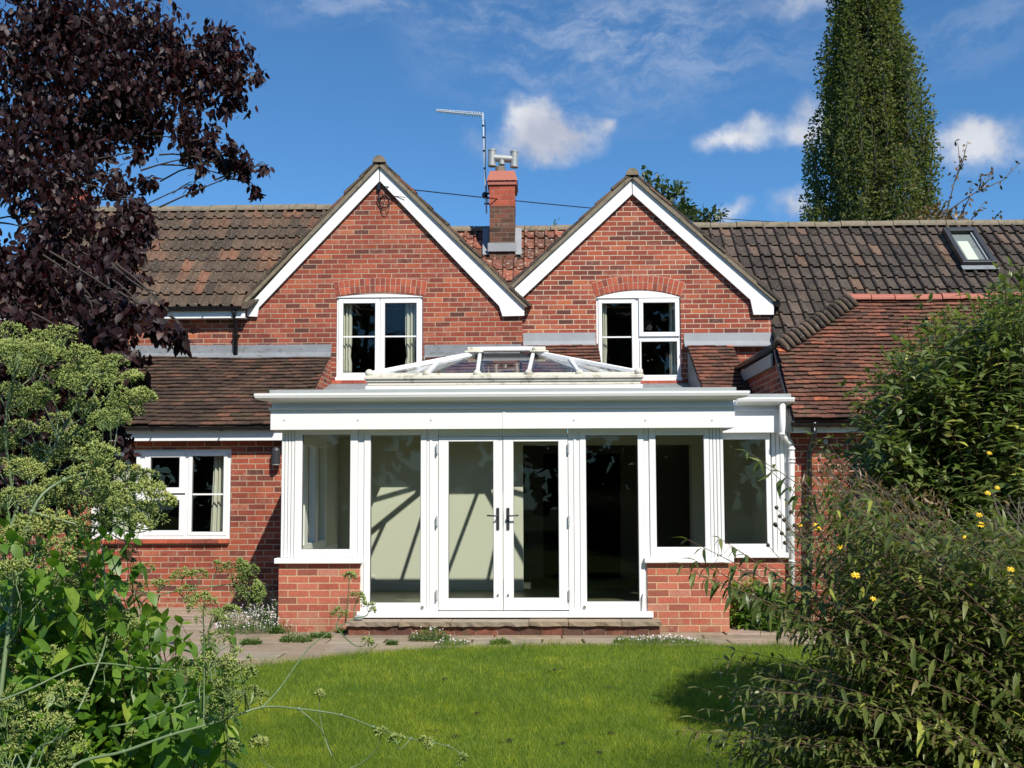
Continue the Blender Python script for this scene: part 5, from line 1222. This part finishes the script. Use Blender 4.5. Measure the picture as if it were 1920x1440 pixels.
# leafy bed beside the right plinth
tips = tipset([(1370, 1092), (1410, 1085), (1450, 1110), (1500, 1130), (1500, 1180), (1372, 1180)], 460, (11.1, 11.6))
shoots('low_bushy_plant', 'bright green bushy plant growing against the right end of the orangery', 'plant', (2.62, 11.35, 0), tips, 'broad', 'stalk', L=(.07, .13), W=.55, pairs=(4, 7), leafy=.8, arch=.15, tpl='leaf', hang=.2, stemr=.003, rj=.18)

# broad leaved shrub on the left ---------------------------------------
polyL = [(-20, 960), (60, 985), (160, 975), (215, 1010), (190, 1060), (230, 1120), (330, 1180), (410, 1230), (430, 1300), (330, 1330), (240, 1400), (100, 1420), (-20, 1380)]
tips = tipset(polyL, 430, (2.3, 3.3)) + [P3(px, py, 2.7) for px, py in ((220, 985), (205, 965), (240, 1020), (385, 1205), (340, 1170), (435, 1195), (420, 1250), (425, 1290), (250, 1010))]
shoots('broadleaf_shrub', 'leafy shrub with broad pointed mid green leaves at the lower left', 'shrub', (-1.25, 3.1, 0), tips, 'broad', 'stalkp', stemr=.002, L=(.052, .088), W=.60, pairs=(4, 7), leafy=.34, arch=.10, tpl='leaf', hang=1.1, droop=.2, rj=.22, tmean=.06)
# dark undergrowth behind it
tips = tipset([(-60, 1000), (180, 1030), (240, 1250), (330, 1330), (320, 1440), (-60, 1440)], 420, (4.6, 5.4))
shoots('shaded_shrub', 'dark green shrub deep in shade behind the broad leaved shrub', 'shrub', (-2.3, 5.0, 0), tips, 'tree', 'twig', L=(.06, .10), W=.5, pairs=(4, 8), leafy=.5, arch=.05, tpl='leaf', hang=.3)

# fennel ---------------------------------------------------------------
def umbel(sb, seeds, base, axis, R_, nray, mat_t, sparse=1.0):
    axis = axis / np.linalg.norm(axis); a = np.cross(axis, (0.3, .9, .1)); a /= np.linalg.norm(a); b = np.cross(axis, a)
    for i in range(nray):
        th = RNG.uniform(0, 2 * math.pi); ph = math.sqrt((i + .5) / nray) * 1.12 * RNG.uniform(.85, 1.1)
        d = axis * math.cos(ph) + (a * math.cos(th) + b * math.sin(th)) * math.sin(ph); ray = R_ * RNG.uniform(.8, 1.05)
        e = base + d * ray; m = base + d * ray * .5 - UP * .0 + axis * R_ * .04
        sb.tube([base, m, e], [.0011, .0009, .0007], 3, cap=False)
        n = RNG.integers(15, 22); dd = rdir(n) * .95 + d * .75; dd = nrm(dd)
        pl = R_ * RNG.uniform(.18, .34, n)
        seeds[0].append(e + dd * (pl * .45)[:, None]); seeds[1].append(dd + RNG.normal(0, .15, (n, 3))); seeds[2].append(np.full(n, 1.0) * RNG.uniform(.0085, .0135, n)); seeds[3].append(np.clip(RNG.beta(2, 2, n) * .7 + mat_t + RNG.normal(0, .06), 0, 1))
        seeds[4].append(np.repeat(e[None], n, 0))
def fennel(label, root, specs, stems, group='fennel plants in the left foreground'):
    e = empty('fennel_plant', root, label, 'fennel', group); st = MB(); nodes = []
    for pts, r0, r1 in stems:
        q = [np.array(p) for p in pts]
        # smooth the polyline
        fine = []
        for i in range(len(q) - 1):
            for k in range(5):
                t = k / 5; p0 = q[max(i - 1, 0)]; p3 = q[min(i + 2, len(q) - 1)]
                fine.append(.5 * ((2 * q[i]) + (-p0 + q[i + 1]) * t + (2 * p0 - 5 * q[i] + 4 * q[i + 1] - p3) * t * t + (-p0 + 3 * q[i] - 3 * q[i + 1] + p3) * t ** 3))
        fine.append(q[-1]); st.tube(fine, list(np.linspace(r0 * .68, r1 * .75, len(fine))), 7); nodes += fine
        for p in q[1:-1]: st.blob(tuple(p), r0 * .85, r0 * .85, r0 * .9, nu=6, nv=4, jit=.05)
    nodes = np.array(nodes)
    for base, axis, R_, nray, tone in specs:
        sb = MB(); seeds = [[], [], [], [], []]; umbel(sb, seeds, base, axis, R_, nray, tone)
        j = nodes[np.argmin(np.linalg.norm(nodes - base + UP * .12, axis=1))]
        if np.linalg.norm(j - base) < 1.2: st.tube(list(bez(j, base - axis * min(.12, np.linalg.norm(j - base) * .5), base, 7)), list(np.linspace(.0019, .0012, 7)), 4, cap=False)
        S = [np.concatenate(x) if x[0].ndim == 1 else np.vstack(x) for x in seeds]
        uo = leaves('umbel', S[0], S[1], rdir(len(S[0])), S[2], S[2] * .33, S[3], 'fennel', e, tpl='seed', droop=0)
        sb.build('rays', 'stalk', uo)
    st.build('stems', 'fennelstem', e, smooth=True)
    return e
def mk(pts, Y, axis=(0.15, -.35, 1), R0=.05, ray=(16, 24), tone=0.0, jit=.0):
    out = []
    for p in pts:
        px, py = p[0], p[1]; s = p[2] if len(p) > 2 else 1.0; Yy = (p[3] if len(p) > 3 else RNG.uniform(*Y)); ax = np.array(axis, float) + RNG.normal(0, .28, 3)
        ax /= np.linalg.norm(ax); c = P3(px, py, Yy); out.append((c - ax * R0 * s * .7, ax, R0 * s, int(RNG.integers(*ray)), tone + RNG.normal(0, .08)))
    return out
A1 = [(60, 640), (110, 630, 1.1), (20, 625), (150, 660), (185, 690, 1.1), (215, 730), (240, 760, .9), (265, 740, .7), (215, 675, .7), (245, 705, .6), (90, 660), (40, 680), (130, 700), (15, 730), (75, 740), (150, 760), (190, 790), (110, 790), (45, 800), (10, 650, .8)]
A2 = [(130, 830, 1.1), (170, 850), (80, 850), (30, 870), (205, 870), (240, 885), (265, 900, .9), (150, 890), (110, 910), (60, 930), (10, 930), (190, 920), (230, 930), (270, 950, .8), (140, 950), (90, 975), (40, 990), (170, 985), (310, 935, .6), (285, 915, .7), (0, 1010), (120, 1030), (60, 1045), (20, 1070), (150, 1060, .9), (255, 975, .7)]
fennel('fennel with dense yellow green seed heads at the upper left of the foreground', P3(-60, 1800, 2.6), mk(A1 + [(a[0] - 34, a[1] + 22) for a in A1[::2]], (2.45, 3.1), tone=.16, ray=(16, 26)), [([P3(-60, 1500, 2.6), P3(-20, 1180, 2.6), P3(30, 960, 2.65), P3(95, 850, 2.7), P3(160, 730, 2.7), P3(190, 700, 2.7)], .009, .003), ([P3(30, 960, 2.65), P3(10, 800, 2.6), P3(40, 660, 2.6)], .006, .003), ([P3(95, 850, 2.7), P3(170, 790, 2.7), P3(250, 755, 2.7)], .005, .0025)])
fennel('fennel with bright green seed heads crossing the lower left window', P3(-20, 1800, 2.3), mk(A2 + [(a[0] - 30, a[1] + 26) for a in A2[::2]], (2.2, 2.9), tone=.20, ray=(16, 26)), [([P3(-20, 1500, 2.3), P3(20, 1150, 2.4), P3(60, 960, 2.45), P3(120, 900, 2.5), P3(200, 880, 2.5)], .009, .003), ([P3(60, 960, 2.45), P3(180, 990, 2.5), P3(232, 975, 2.5), P3(300, 935, 2.5)], .005, .002)])
B1 = [(20, 1150), (60, 1190), (15, 1230), (80, 1260), (120, 1300), (40, 1300), (150, 1340), (90, 1350), (20, 1370), (60, 1410), (130, 1400, .9), (10, 1430), (170, 1290, .8), (110, 1230, .8), (190, 1240, .7), (60, 1120, .8), (0, 1340), (100, 1440), (30, 1470), (230, 1170, .8, 2.5), (205, 1140, .8, 2.5), (255, 1145, .7, 2.5), (215, 1200, .7, 2.5)]
B2 = [(390, 1165, .9), (410, 1200, 1.0), (400, 1245, .9), (430, 1290, .9), (455, 1260, .8), (470, 1300, .8), (420, 1330, .8), (445, 1235, .7), (395, 1290, .6), (380, 1130, .6), (485, 1390, .35), (470, 1300, .6), (425, 1150, .6), (350, 1255, .6), (360, 1380, .5), (440, 1400, .45), (310, 1310, .5), (250, 1380, .5)]
fennel('fennel with pale seed heads in the bottom left corner', P3(20, 1800, 2.1), mk([b for i, b in enumerate(B1) if i % 3], (2.0, 2.6), tone=.12, ray=(14, 22)), [([P3(20, 1600, 2.1), P3(60, 1420, 2.2), P3(125, 1370, 2.3), P3(190, 1230, 2.4), P3(200, 1150, 2.5), P3(185, 960, 2.6)], .006, .002), ([P3(-40, 1330, 2.1), P3(60, 1290, 2.2), P3(165, 1245, 2.3), P3(275, 1253, 2.4), P3(360, 1258, 2.5)], .004, .002)])
S1 = [P3(120, 1500, 2.0), P3(140, 1435, 2.0), P3(232, 1409, 2.1), P3(320, 1378, 2.2), P3(420, 1350, 2.3), P3(492, 1326, 2.35), P3(560, 1329, 2.4), P3(640, 1341, 2.45), P3(700, 1363, 2.5), P3(770, 1385, 2.55), P3(840, 1399, 2.6), P3(870, 1420, 2.6)]
S2 = [P3(492, 1326, 2.35), P3(525, 1290, 2.4), P3(560, 1240, 2.5), P3(590, 1205, 2.6), P3(640, 1172, 2.7), P3(668, 1158, 2.75)]
S3 = [P3(204, 1363, 2.3), P3(260, 1352, 2.3), P3(320, 1330, 2.35), P3(400, 1305, 2.4), P3(460, 1299, 2.45)]
S4 = [P3(560, 1329, 2.4), P3(595, 1360, 2.4), P3(618, 1400, 2.45), P3(630, 1450, 2.5)]
C1 = [(672, 1120, .5, 2.75), (690, 1140, .4, 2.75), (640, 1150, .4, 2.7), (655, 1080, .3, 2.7), (745, 1385, .35, 2.5), (800, 1392, .3, 2.55), (870, 1425, .35, 2.6), (715, 1370, .25, 2.5), (600, 1300, .2, 2.5), (690, 1200, .25, 2.7)]
fennel('thin fennel stem with sparse seed heads trailing across the lawn', P3(100, 1800, 2.0), mk(B2, (2.2, 2.6), tone=.05, ray=(7, 13)) + mk(C1, (2.5, 2.6), tone=.08, ray=(4, 7)), [(S1, .0055, .0012), (S2, .003, .0015), (S3, .0035, .0015), (S4, .002, .001)])
D1 = [(462, 1090, 1.5, 3.0), (455, 1065, .6, 3.0), (485, 1110, .6, 3.0), (270, 1065, .7, 3.1), (300, 1095, .8, 3.1), (340, 1075, .6, 3.0), (350, 1110, .6, 3.0), (250, 1100, .6, 3.0), (375, 1075, .5, 3.0), (410, 1060, .5, 3.0), (240, 1040, .5, 3.0)]
fennel('fennel with a round seed head leaning towards the left plinth', P3(100, 1800, 2.9), mk(D1[:3], (3, 3), axis=(1, -.2, .1), tone=.12, ray=(22, 30)) + mk(D1[3:], (3, 3), tone=.10, ray=(7, 12)), [([P3(150, 1500, 2.8), P3(190, 1250, 2.9), P3(264, 1133, 2.95), P3(300, 1115, 3.0), P3(360, 1105, 3.0), P3(440, 1094, 3.0)], .004, .002)])
#=====SECTION:TREES=====
# purple leaved tree -----------------------------------------------------
def purple_tree():
    root = np.array([float(P3(-190, 900, 6.8)[0]), 6.8, 0]); e = empty('purple_plum_tree', root, 'dark purple leaved tree overhanging from the upper left', 'tree'); tr = MB()
    crown = root + (0.1, 0, 3.2)
    tr.tube([root, root + (.03, 0, 1.2), root + (.05, .05, 2.2), crown, crown + (.2, .1, 1.6), crown + (.3, 0, 2.6)], [.16, .13, .11, .09, .06, .03], 10)
    cl = [(50, 40, 95, 7), (150, 40, 95, 7), (245, 45, 85, 7), (325, 85, 66, 7.2), (395, 100, 52, 7.2), (445, 105, 36, 7.2), (468, 140, 26, 7.2), (50, 150, 90, 7), (150, 150, 90, 7), (250, 155, 80, 7), (335, 165, 62, 7.2), (400, 165, 40, 7.2), (435, 190, 22, 7.2),
          (40, 240, 74, 6.8), (115, 235, 66, 6.8), (185, 215, 50, 6.8), (270, 215, 42, 7), (325, 225, 34, 7), (355, 258, 28, 7), (395, 262, 28, 7), (430, 284, 26, 7), (462, 300, 20, 7), (497, 310, 12, 7), (380, 292, 18, 7), (420, 310, 22, 7), (466, 345, 15, 7), (360, 345, 14, 7), (450, 325, 14, 7),
          (50, 330, 58, 6.5), (150, 320, 62, 6.5), (215, 330, 32, 6.5), (262, 282, 16, 6.5), (278, 342, 18, 6.5), (240, 370, 30, 6.4), (270, 385, 18, 6.4), (60, 430, 60, 6.3), (140, 420, 60, 6.3), (215, 430, 44, 6.3), (268, 400, 22, 6.3), (262, 460, 24, 6.2),
          (60, 520, 62, 6), (150, 510, 62, 6), (215, 505, 40, 6), (50, 600, 60, 5.8), (130, 600, 50, 5.8), (185, 580, 52, 5.6), (238, 565, 32, 5.4), (280, 590, 24, 5.2), (318, 605, 26, 5.2), (350, 625, 20, 5.2), (300, 560, 14, 5.2), (225, 640, 32, 5.3), (245, 690, 22, 5.4), (150, 690, 52, 5.6), (60, 700, 60, 5.8),
          (205, 770, 26, 5.6), (140, 790, 44, 5.7), (60, 800, 50, 5.8), (225, 800, 16, 5.6), (60, 900, 40, 5.8), (140, 880, 36, 5.8), (215, 850, 14, 5.7), (245, 828, 8, 5.6), (225, 905, 10, 5.6), (10, 640, 50, 5.6), (110, 740, 56, 5.9), (30, 760, 60, 5.9), (170, 740, 40, 5.8), (60, 850, 66, 5.9), (130, 840, 50, 5.9), (185, 815, 28, 5.8), (20, 930, 60, 5.9), (100, 930, 50, 5.9), (170, 900, 30, 5.9), (0, 480, 60, 6.2), (170, 650, 40, 5.6), (205, 715, 30, 5.5), (230, 745, 16, 5.5)]
    lp, ld, ll = [], [], []
    for px, py, r, Y in cl:
        c = P3(px, py, Y); rm = r / F * Y; n = int(r * r * .15) + 5
        k = max(2, int(r / 9)); sub = rdir(k) * (rm * RNG.random((k, 1)) ** .4); sub[:, 1] *= 1.5
        # twigs from towards the crown through the cluster
        dd0 = crown - c; d0 = c + dd0 / np.linalg.norm(dd0) * min(.45, np.linalg.norm(dd0) * .3) + RNG.normal(0, .10, 3) + UP * .08
        tr.tube(list(bez(d0, (d0 + c) / 2 + UP * .04 + RNG.normal(0, .04, 3), c, 5)), [.007, .006, .005, .004, .003], 4, cap=False)
        for s in sub:
            en = c + s + (s[0] * .15, 0, -.04); tr.tube(list(bez(c - (c - d0) * .25, c + s * .5 + UP * .05, en, 5)), [.004, .0035, .003, .0025, .0018], 4, cap=False)
            m = max(3, n // k); off = RNG.normal(0, 1, (m, 3)) * rm * .34 * (1, 1.2, .9)
            lp.append(en + off); dd = RNG.normal(0, .5, (m, 3)); dd[:, 2] -= RNG.uniform(.2, 1.3, m); ld.append(dd); ll.append(RNG.uniform(.042, .072, m))
    lp = np.vstack(lp); ld = np.vstack(ld); ll = np.concatenate(ll); N = RNG.normal(0, .6, lp.shape) + (0, -.5, .5)
    for x_, y_ in ((crown + (.2, .1, 1.4), P3(230, 30, 7)), (crown, P3(300, 180, 7)), (crown, P3(150, 300, 6.6)), (crown + (0, 0, -.4), P3(120, 560, 6)), (crown + (0, 0, -.8), P3(80, 760, 5.8))):
        tr.tube(list(bez(np.array(x_), (np.array(x_) + y_) / 2 + UP * .12, y_, 8)), list(np.linspace(.035, .008, 8)), 7, cap=False)
    tr.build('trunk', 'bark', e, smooth=True); leaves('crown', lp, ld, N, ll, ll * .60, np.clip(RNG.beta(1.6, 2.4, len(lp)), 0, 1), 'purple', e, tpl='leaf', droop=.22)
purple_tree()

# poplar ------------------------------------------------------------------
def poplar():
    Y = 40.0; rx = float(P3(1640, 420, Y)[0]); root = np.array([rx, Y, 0]); e = empty('poplar_tree', root, 'tall columnar poplar rising behind the tiled roof on the right', 'tree'); tr = MB()
    H = 27.0; tr.tube([root, root + (0, 0, 8), root + (.2, 0, 16), root + (.1, 0, H - 1)], [.45, .34, .2, .03], 10)
    # half width of the crown by picture row, left and right of the axis
    rows = [(-420, 6, 6), (-300, 18, 20), (-200, 34, 38), (-100, 54, 46), (0, 72, 50), (60, 80, 62), (110, 88, 86), (170, 92, 106), (230, 126, 120), (300, 134, 112), (360, 134, 118), (420, 126, 120), (600, 100, 95)]
    zs = np.array([Z(r[0], Y, 1640) for r in rows])[::-1]; lw_ = np.array([r[1] for r in rows])[::-1] * Y / F; rw = np.array([r[2] for r in rows])[::-1] * Y / F
    lp, ld, lt, ls = [], [], [], []; n_pl = 430
    for k in range(n_pl):
        z0 = 3.5 + (H - 6) * ((k * .7548777) % 1); th = 2 * math.pi * ((k * .5698403) % 1); rr = math.sqrt(RNG.random()) * .98
        h = RNG.uniform(1.6, 3.6); zt_ = z0 + h
        def edge(z, th): w = np.interp(z, zs, lw_ if math.cos(th) < 0 else rw); return w
        rt = edge(zt_, th) * rr * RNG.uniform(.90, 1.13); rb_ = edge(z0, th) * rr * .86
        if RNG.random() < .05: continue
        a = root + (math.cos(th) * rb_, math.sin(th) * rb_ * 1.0, z0); b = root + (math.cos(th) * rt, math.sin(th) * rt, zt_)
        tr.tube([root + (math.cos(th) * rb_ * .2, math.sin(th) * rb_ * .2, z0 - .8), a, b], [.06, .045, .012], 5, cap=False)
        m = int(420 * (.45 + rr) * h / 3.5); u = RNG.beta(1.6, 1.5, m); R_ = (.12 + .36 * np.sin(np.clip(u, 0, 1) * math.pi) ** .7) * RNG.uniform(.75, 1.15)
        d = rdir(m); p = a + (b - a) * u[:, None] + d * (R_ * (RNG.random(m) ** .45 + .25 * (RNG.random(m) < .06)))[:, None] * (1, 1, .6)
        # small tufts at the surface
        lp.append(p); ld.append(d * (1, 1, .5) + (0, 0, .25) + RNG.normal(0, .4, (m, 3))); ls.append(RNG.uniform(.08, .16, m))
        low = np.clip((12 - p[:, 2]) / 14, 0, .5) * (RNG.random() < .25)
        lt.append(np.clip(RNG.beta(2, 2.4, m) + RNG.normal(0, .08) + low, 0, 1))
    lp = np.vstack(lp); ld = np.vstack(ld); ls = np.concatenate(ls)
    leaves('crown', lp, ld, RNG.normal(0, 1, lp.shape) + (0, -.4, .5), ls, ls * .8, np.concatenate(lt), 'poplar', e, tpl='quad', droop=.1); tr.build('trunk', 'twig', e, smooth=True)
poplar()

def small_tree(name, label, cat, Y, base_px, clusters, mat='tree', leaf=.12, dens=.06, tw=.05):
    root = P3(base_px, 700, Y); root[2] = 0; e = empty(name, root, label, cat); tr = MB(); lp, ld, ls = [], [], []
    cm = np.mean([P3(c[0], c[1], Y) for c in clusters], axis=0); fork = root + (cm - root) * (.8, .8, .7); tr.tube([root, fork * .5 + root * .5, fork], [tw * 2, tw * 1.5, tw], 8)
    for px, py, r in clusters:
        c = P3(px, py, Y + RNG.uniform(-.5, .5)); rm = r / F * Y; tr.tube(list(bez(fork, (fork + c) / 2 + UP * rm, c, 6)), list(np.linspace(tw * .6, tw * .15, 6)), 5, cap=False)
        m = int(r * r * dens) + 6; d = rdir(m); lp.append(c + d * (rm * RNG.random(m) ** .5)[:, None]); ld.append(d + RNG.normal(0, .5, (m, 3))); ls.append(RNG.uniform(.7, 1.3, m) * leaf)
    lp = np.vstack(lp); ls = np.concatenate(ls)
    leaves('crown', lp, np.vstack(ld), RNG.normal(0, 1, lp.shape) + (0, -.3, .6), ls, ls * .7, RNG.beta(2, 2, len(lp)), mat, e, tpl='quad'); tr.build('trunk', 'twig', e, smooth=True)
small_tree('garden_tree', 'dark green tree top showing behind the right gable', 'tree', 26.0, 1270, [(1238, 345, 16), (1245, 365, 20), (1262, 362, 16), (1278, 352, 12), (1262, 385, 26), (1240, 390, 22), (1285, 392, 16), (1300, 410, 22), (1330, 404, 18), (1345, 400, 14), (1318, 418, 22), (1212, 318, 6), (1206, 326, 5), (1220, 335, 8), (1250, 410, 30), (1280, 415, 24)], leaf=.15, dens=.16)
# thin twigs with few leaves right of the poplar
def twiggy():
    Y = 24.0; root = P3(1770, 700, Y); root[2] = 0; e = empty('twiggy_sapling', root, 'sparse upright twigs with curled brown leaves right of the poplar', 'tree'); tr = MB(); lp, ld = [], []
    br = [[(1768, 480), (1775, 400), (1790, 340), (1800, 310), (1796, 268)], [(1790, 340), (1806, 300), (1814, 265)], [(1760, 480), (1770, 400), (1830, 360), (1880, 338), (1913, 305)], [(1800, 440), (1830, 400), (1845, 380)], [(1760, 470), (1790, 420), (1806, 395), (1818, 370), (1822, 340)], [(1850, 440), (1868, 405), (1875, 398)], [(1840, 352), (1855, 335), (1862, 322)], [(1835, 357), (1840, 340), (1838, 325)]]
    tr.tube([root, P3(1766, 480, Y)], [.06, .03], 6)
    for b in br:
        q = [P3(px, py, Y + RNG.normal(0, .1)) for px, py in b]; tr.tube(q, list(np.linspace(.022, .007, len(q))), 5)
        for i in range(len(q) - 1):
            for t in RNG.random(7):
                p = q[i] + (q[i + 1] - q[i]) * t
                if p[2] > 4.5: lp.append(p + RNG.normal(0, .04, 3)); ld.append(RNG.normal(0, 1, 3) + (0, 0, -.6))
    n = len(lp); leaves('leaves', np.array(lp), np.array(ld), RNG.normal(0, 1, (n, 3)), RNG.uniform(.08, .14, n), .06, RNG.random(n), 'dry', e, tpl='lance'); tr.build('trunk', 'twig', e, smooth=True)
    return e
twiggy()
small_tree('garden_tree', 'brown leaved low tree at the foot of the poplar above the roof ridge', 'tree', 27.0, 1760, [(1760, 400, 22), (1735, 408, 20), (1780, 405, 14), (1800, 412, 16), (1755, 420, 30), (1700, 415, 14), (1780, 425, 24)], mat='dry', leaf=.12, dens=.14)
# little weeds on the middle ridge
o = leaves('ridge_weed', np.zeros((14, 3)) + RNG.normal(0, .03, (14, 3)), RNG.normal(0, .4, (14, 3)) + (0, 0, 1), RNG.normal(0, 1, (14, 3)), .09, .012, RNG.random(14), 'low', tpl='lance', origin=(0, 0, 0))
o.location = tuple(float(v) for v in at(1040, 421, 17.45)); setp(o, 'tiny weed tuft growing on the ridge tiles between the gables', 'weed')

# weeds and daisies on the patio -------------------------------------------
def clump(name, label, cat, px, py, rx, ry, h, nleaf, nfl, mat='low', L=(.03, .07), W=.18, Yf=None, group=None, hang=0, flower=.0085):
    c = atz(px, py, .002); e = empty(name, c, label, cat, group)
    a = RNG.uniform(0, 2 * math.pi, nleaf); r = np.sqrt(RNG.random(nleaf)); P = np.column_stack([np.cos(a) * r * rx, np.sin(a) * r * ry, RNG.random(nleaf) ** 1.5 * h * (1 - r ** 2 * .8)]) + c
    D = np.column_stack([np.cos(a) * .6, np.sin(a) * .6, np.full(nleaf, .8)]) + RNG.normal(0, .5, (nleaf, 3)); Ls = RNG.uniform(*L, nleaf)
    leaves('leaves', P, D, RNG.normal(0, .5, (nleaf, 3)) + (0, 0, 1), Ls, Ls * W, RNG.beta(2, 2, nleaf), mat, e, tpl='lance' if W < .4 else 'leaf')
    if nfl:
        a = RNG.uniform(0, 2 * math.pi, nfl); r = np.sqrt(RNG.random(nfl)); mb = MB()
        for i in range(nfl):
            p = c + np.array([math.cos(a[i]) * r[i] * rx * 1.1, math.sin(a[i]) * r[i] * ry * 1.1, h * (1 - r[i] ** 2 * .75) * RNG.uniform(.7, 1.15) + .012]); k = 9; s = flower * RNG.uniform(.7, 1.2)
            nn = nrm(np.array([[RNG.normal(0, .4), -.6 + RNG.normal(0, .3), 1.0]]))[0]; u = nrm(np.cross(nn, (1, 0, 0))[None])[0]; v = np.cross(nn, u)
            mb.add([p + nn * .002] + [p + (u * math.cos(2 * math.pi * j / k) + v * math.sin(2 * math.pi * j / k)) * s * (1 if j % 2 else .8) for j in range(k)], [(0, 1 + j, 1 + (j + 1) % k) for j in range(k)])
            mb.tube([p - (0, 0, .0), p - (0, 0, .04)], .0009, 3, cap=False)
        setp(mb.build('flowers', 'daisy', e), kind='stuff')
G = 'daisy clumps and weeds in the patio joints'
clump('daisy_clump', 'broad clump of small white daisies at the foot of the left brick plinth', 'daisies', 480, 1183, .42, .30, .26, 2600, 300, L=(.02, .05), group=G)
clump('daisy_clump', 'daisies climbing in the corner beside the left plinth under the wall light', 'daisies', 500, 1160, .12, .25, .40, 900, 60, L=(.02, .05), group=G)
clump('daisy_clump', 'low daisy clump against the step left of the doors', 'daisies', 806, 1201, .20, .10, .13, 1100, 18, L=(.02, .05), group=G)
clump('daisy_clump', 'flat spread of daisies on the patio just right of the taller tuft near the step', 'daisies', 850, 1209, .16, .08, .05, 600, 26, L=(.015, .04), group=G)
clump('daisy_clump', 'wide mat of daisies at the lawn edge right of the step', 'daisies', 1235, 1206, .40, .10, .07, 1500, 90, L=(.015, .045), group=G)
for k, (px, py, rx, h, lab) in enumerate([(555, 1203, .16, .08, 'low green weed tuft in the patio joint before the left plinth'), (470, 1208, .10, .05, 'small weed in the patio left of the daisies'), (600, 1196, .12, .05, 'thin line of weeds below the middle of the left plinth'),
        (938, 1208, .10, .05, 'little grass tuft on the patio before the middle of the doors'), (1165, 1205, .06, .04, 'tiny weed left of the right hand daisy mat'), (520, 1188, .08, .09, 'upright weed at the corner of the left plinth'), (640, 1187, .05, .05, 'small weed at the left end of the door step'), (735, 1209, .05, .03, 'speck of green in a slab joint left of the daisy clump')]):
    clump('weed', lab, 'weed', px, py, rx, rx * .5, h, int(5500 * rx), 0, L=(.02, .05), group=G)
# sprawling stalks of the bed by the right plinth
clump('strappy_plant', 'pale green strappy plant at the patio edge beside the bushy plant', 'plant', 1470, 1182, .22, .15, .42, 500, 0, L=(.10, .22), W=.05)

# trees behind the photographer, seen only as dark reflections in the panes --
def belt():
    lp, ld, ls = [], [], []
    for k in range(70):
        x = RNG.uniform(-34, 34); y = -14 - RNG.uniform(0, 6) + .012 * x * x * .6; z = RNG.uniform(0, 1) ** .8 * 11; r = RNG.uniform(1.5, 3.2); m = 260
        d = rdir(m); lp.append(np.array([x, y, z]) + d * (r * RNG.random(m) ** .4)[:, None]); ld.append(d + RNG.normal(0, .6, (m, 3))); ls.append(RNG.uniform(.5, .95, m))
    lp = np.vstack(lp); ls = np.concatenate(ls); k = lp[:, 2] > .1
    o = leaves('woodland', lp[k], np.vstack(ld)[k], RNG.normal(0, 1, lp[k].shape), ls[k], ls[k] * .8, RNG.beta(2, 2, k.sum()), 'tree', tpl='quad', origin=(0, -16, 0))
    setp(o, 'dark belt of garden trees reflected in the window panes', 'trees', kind='stuff')
belt()
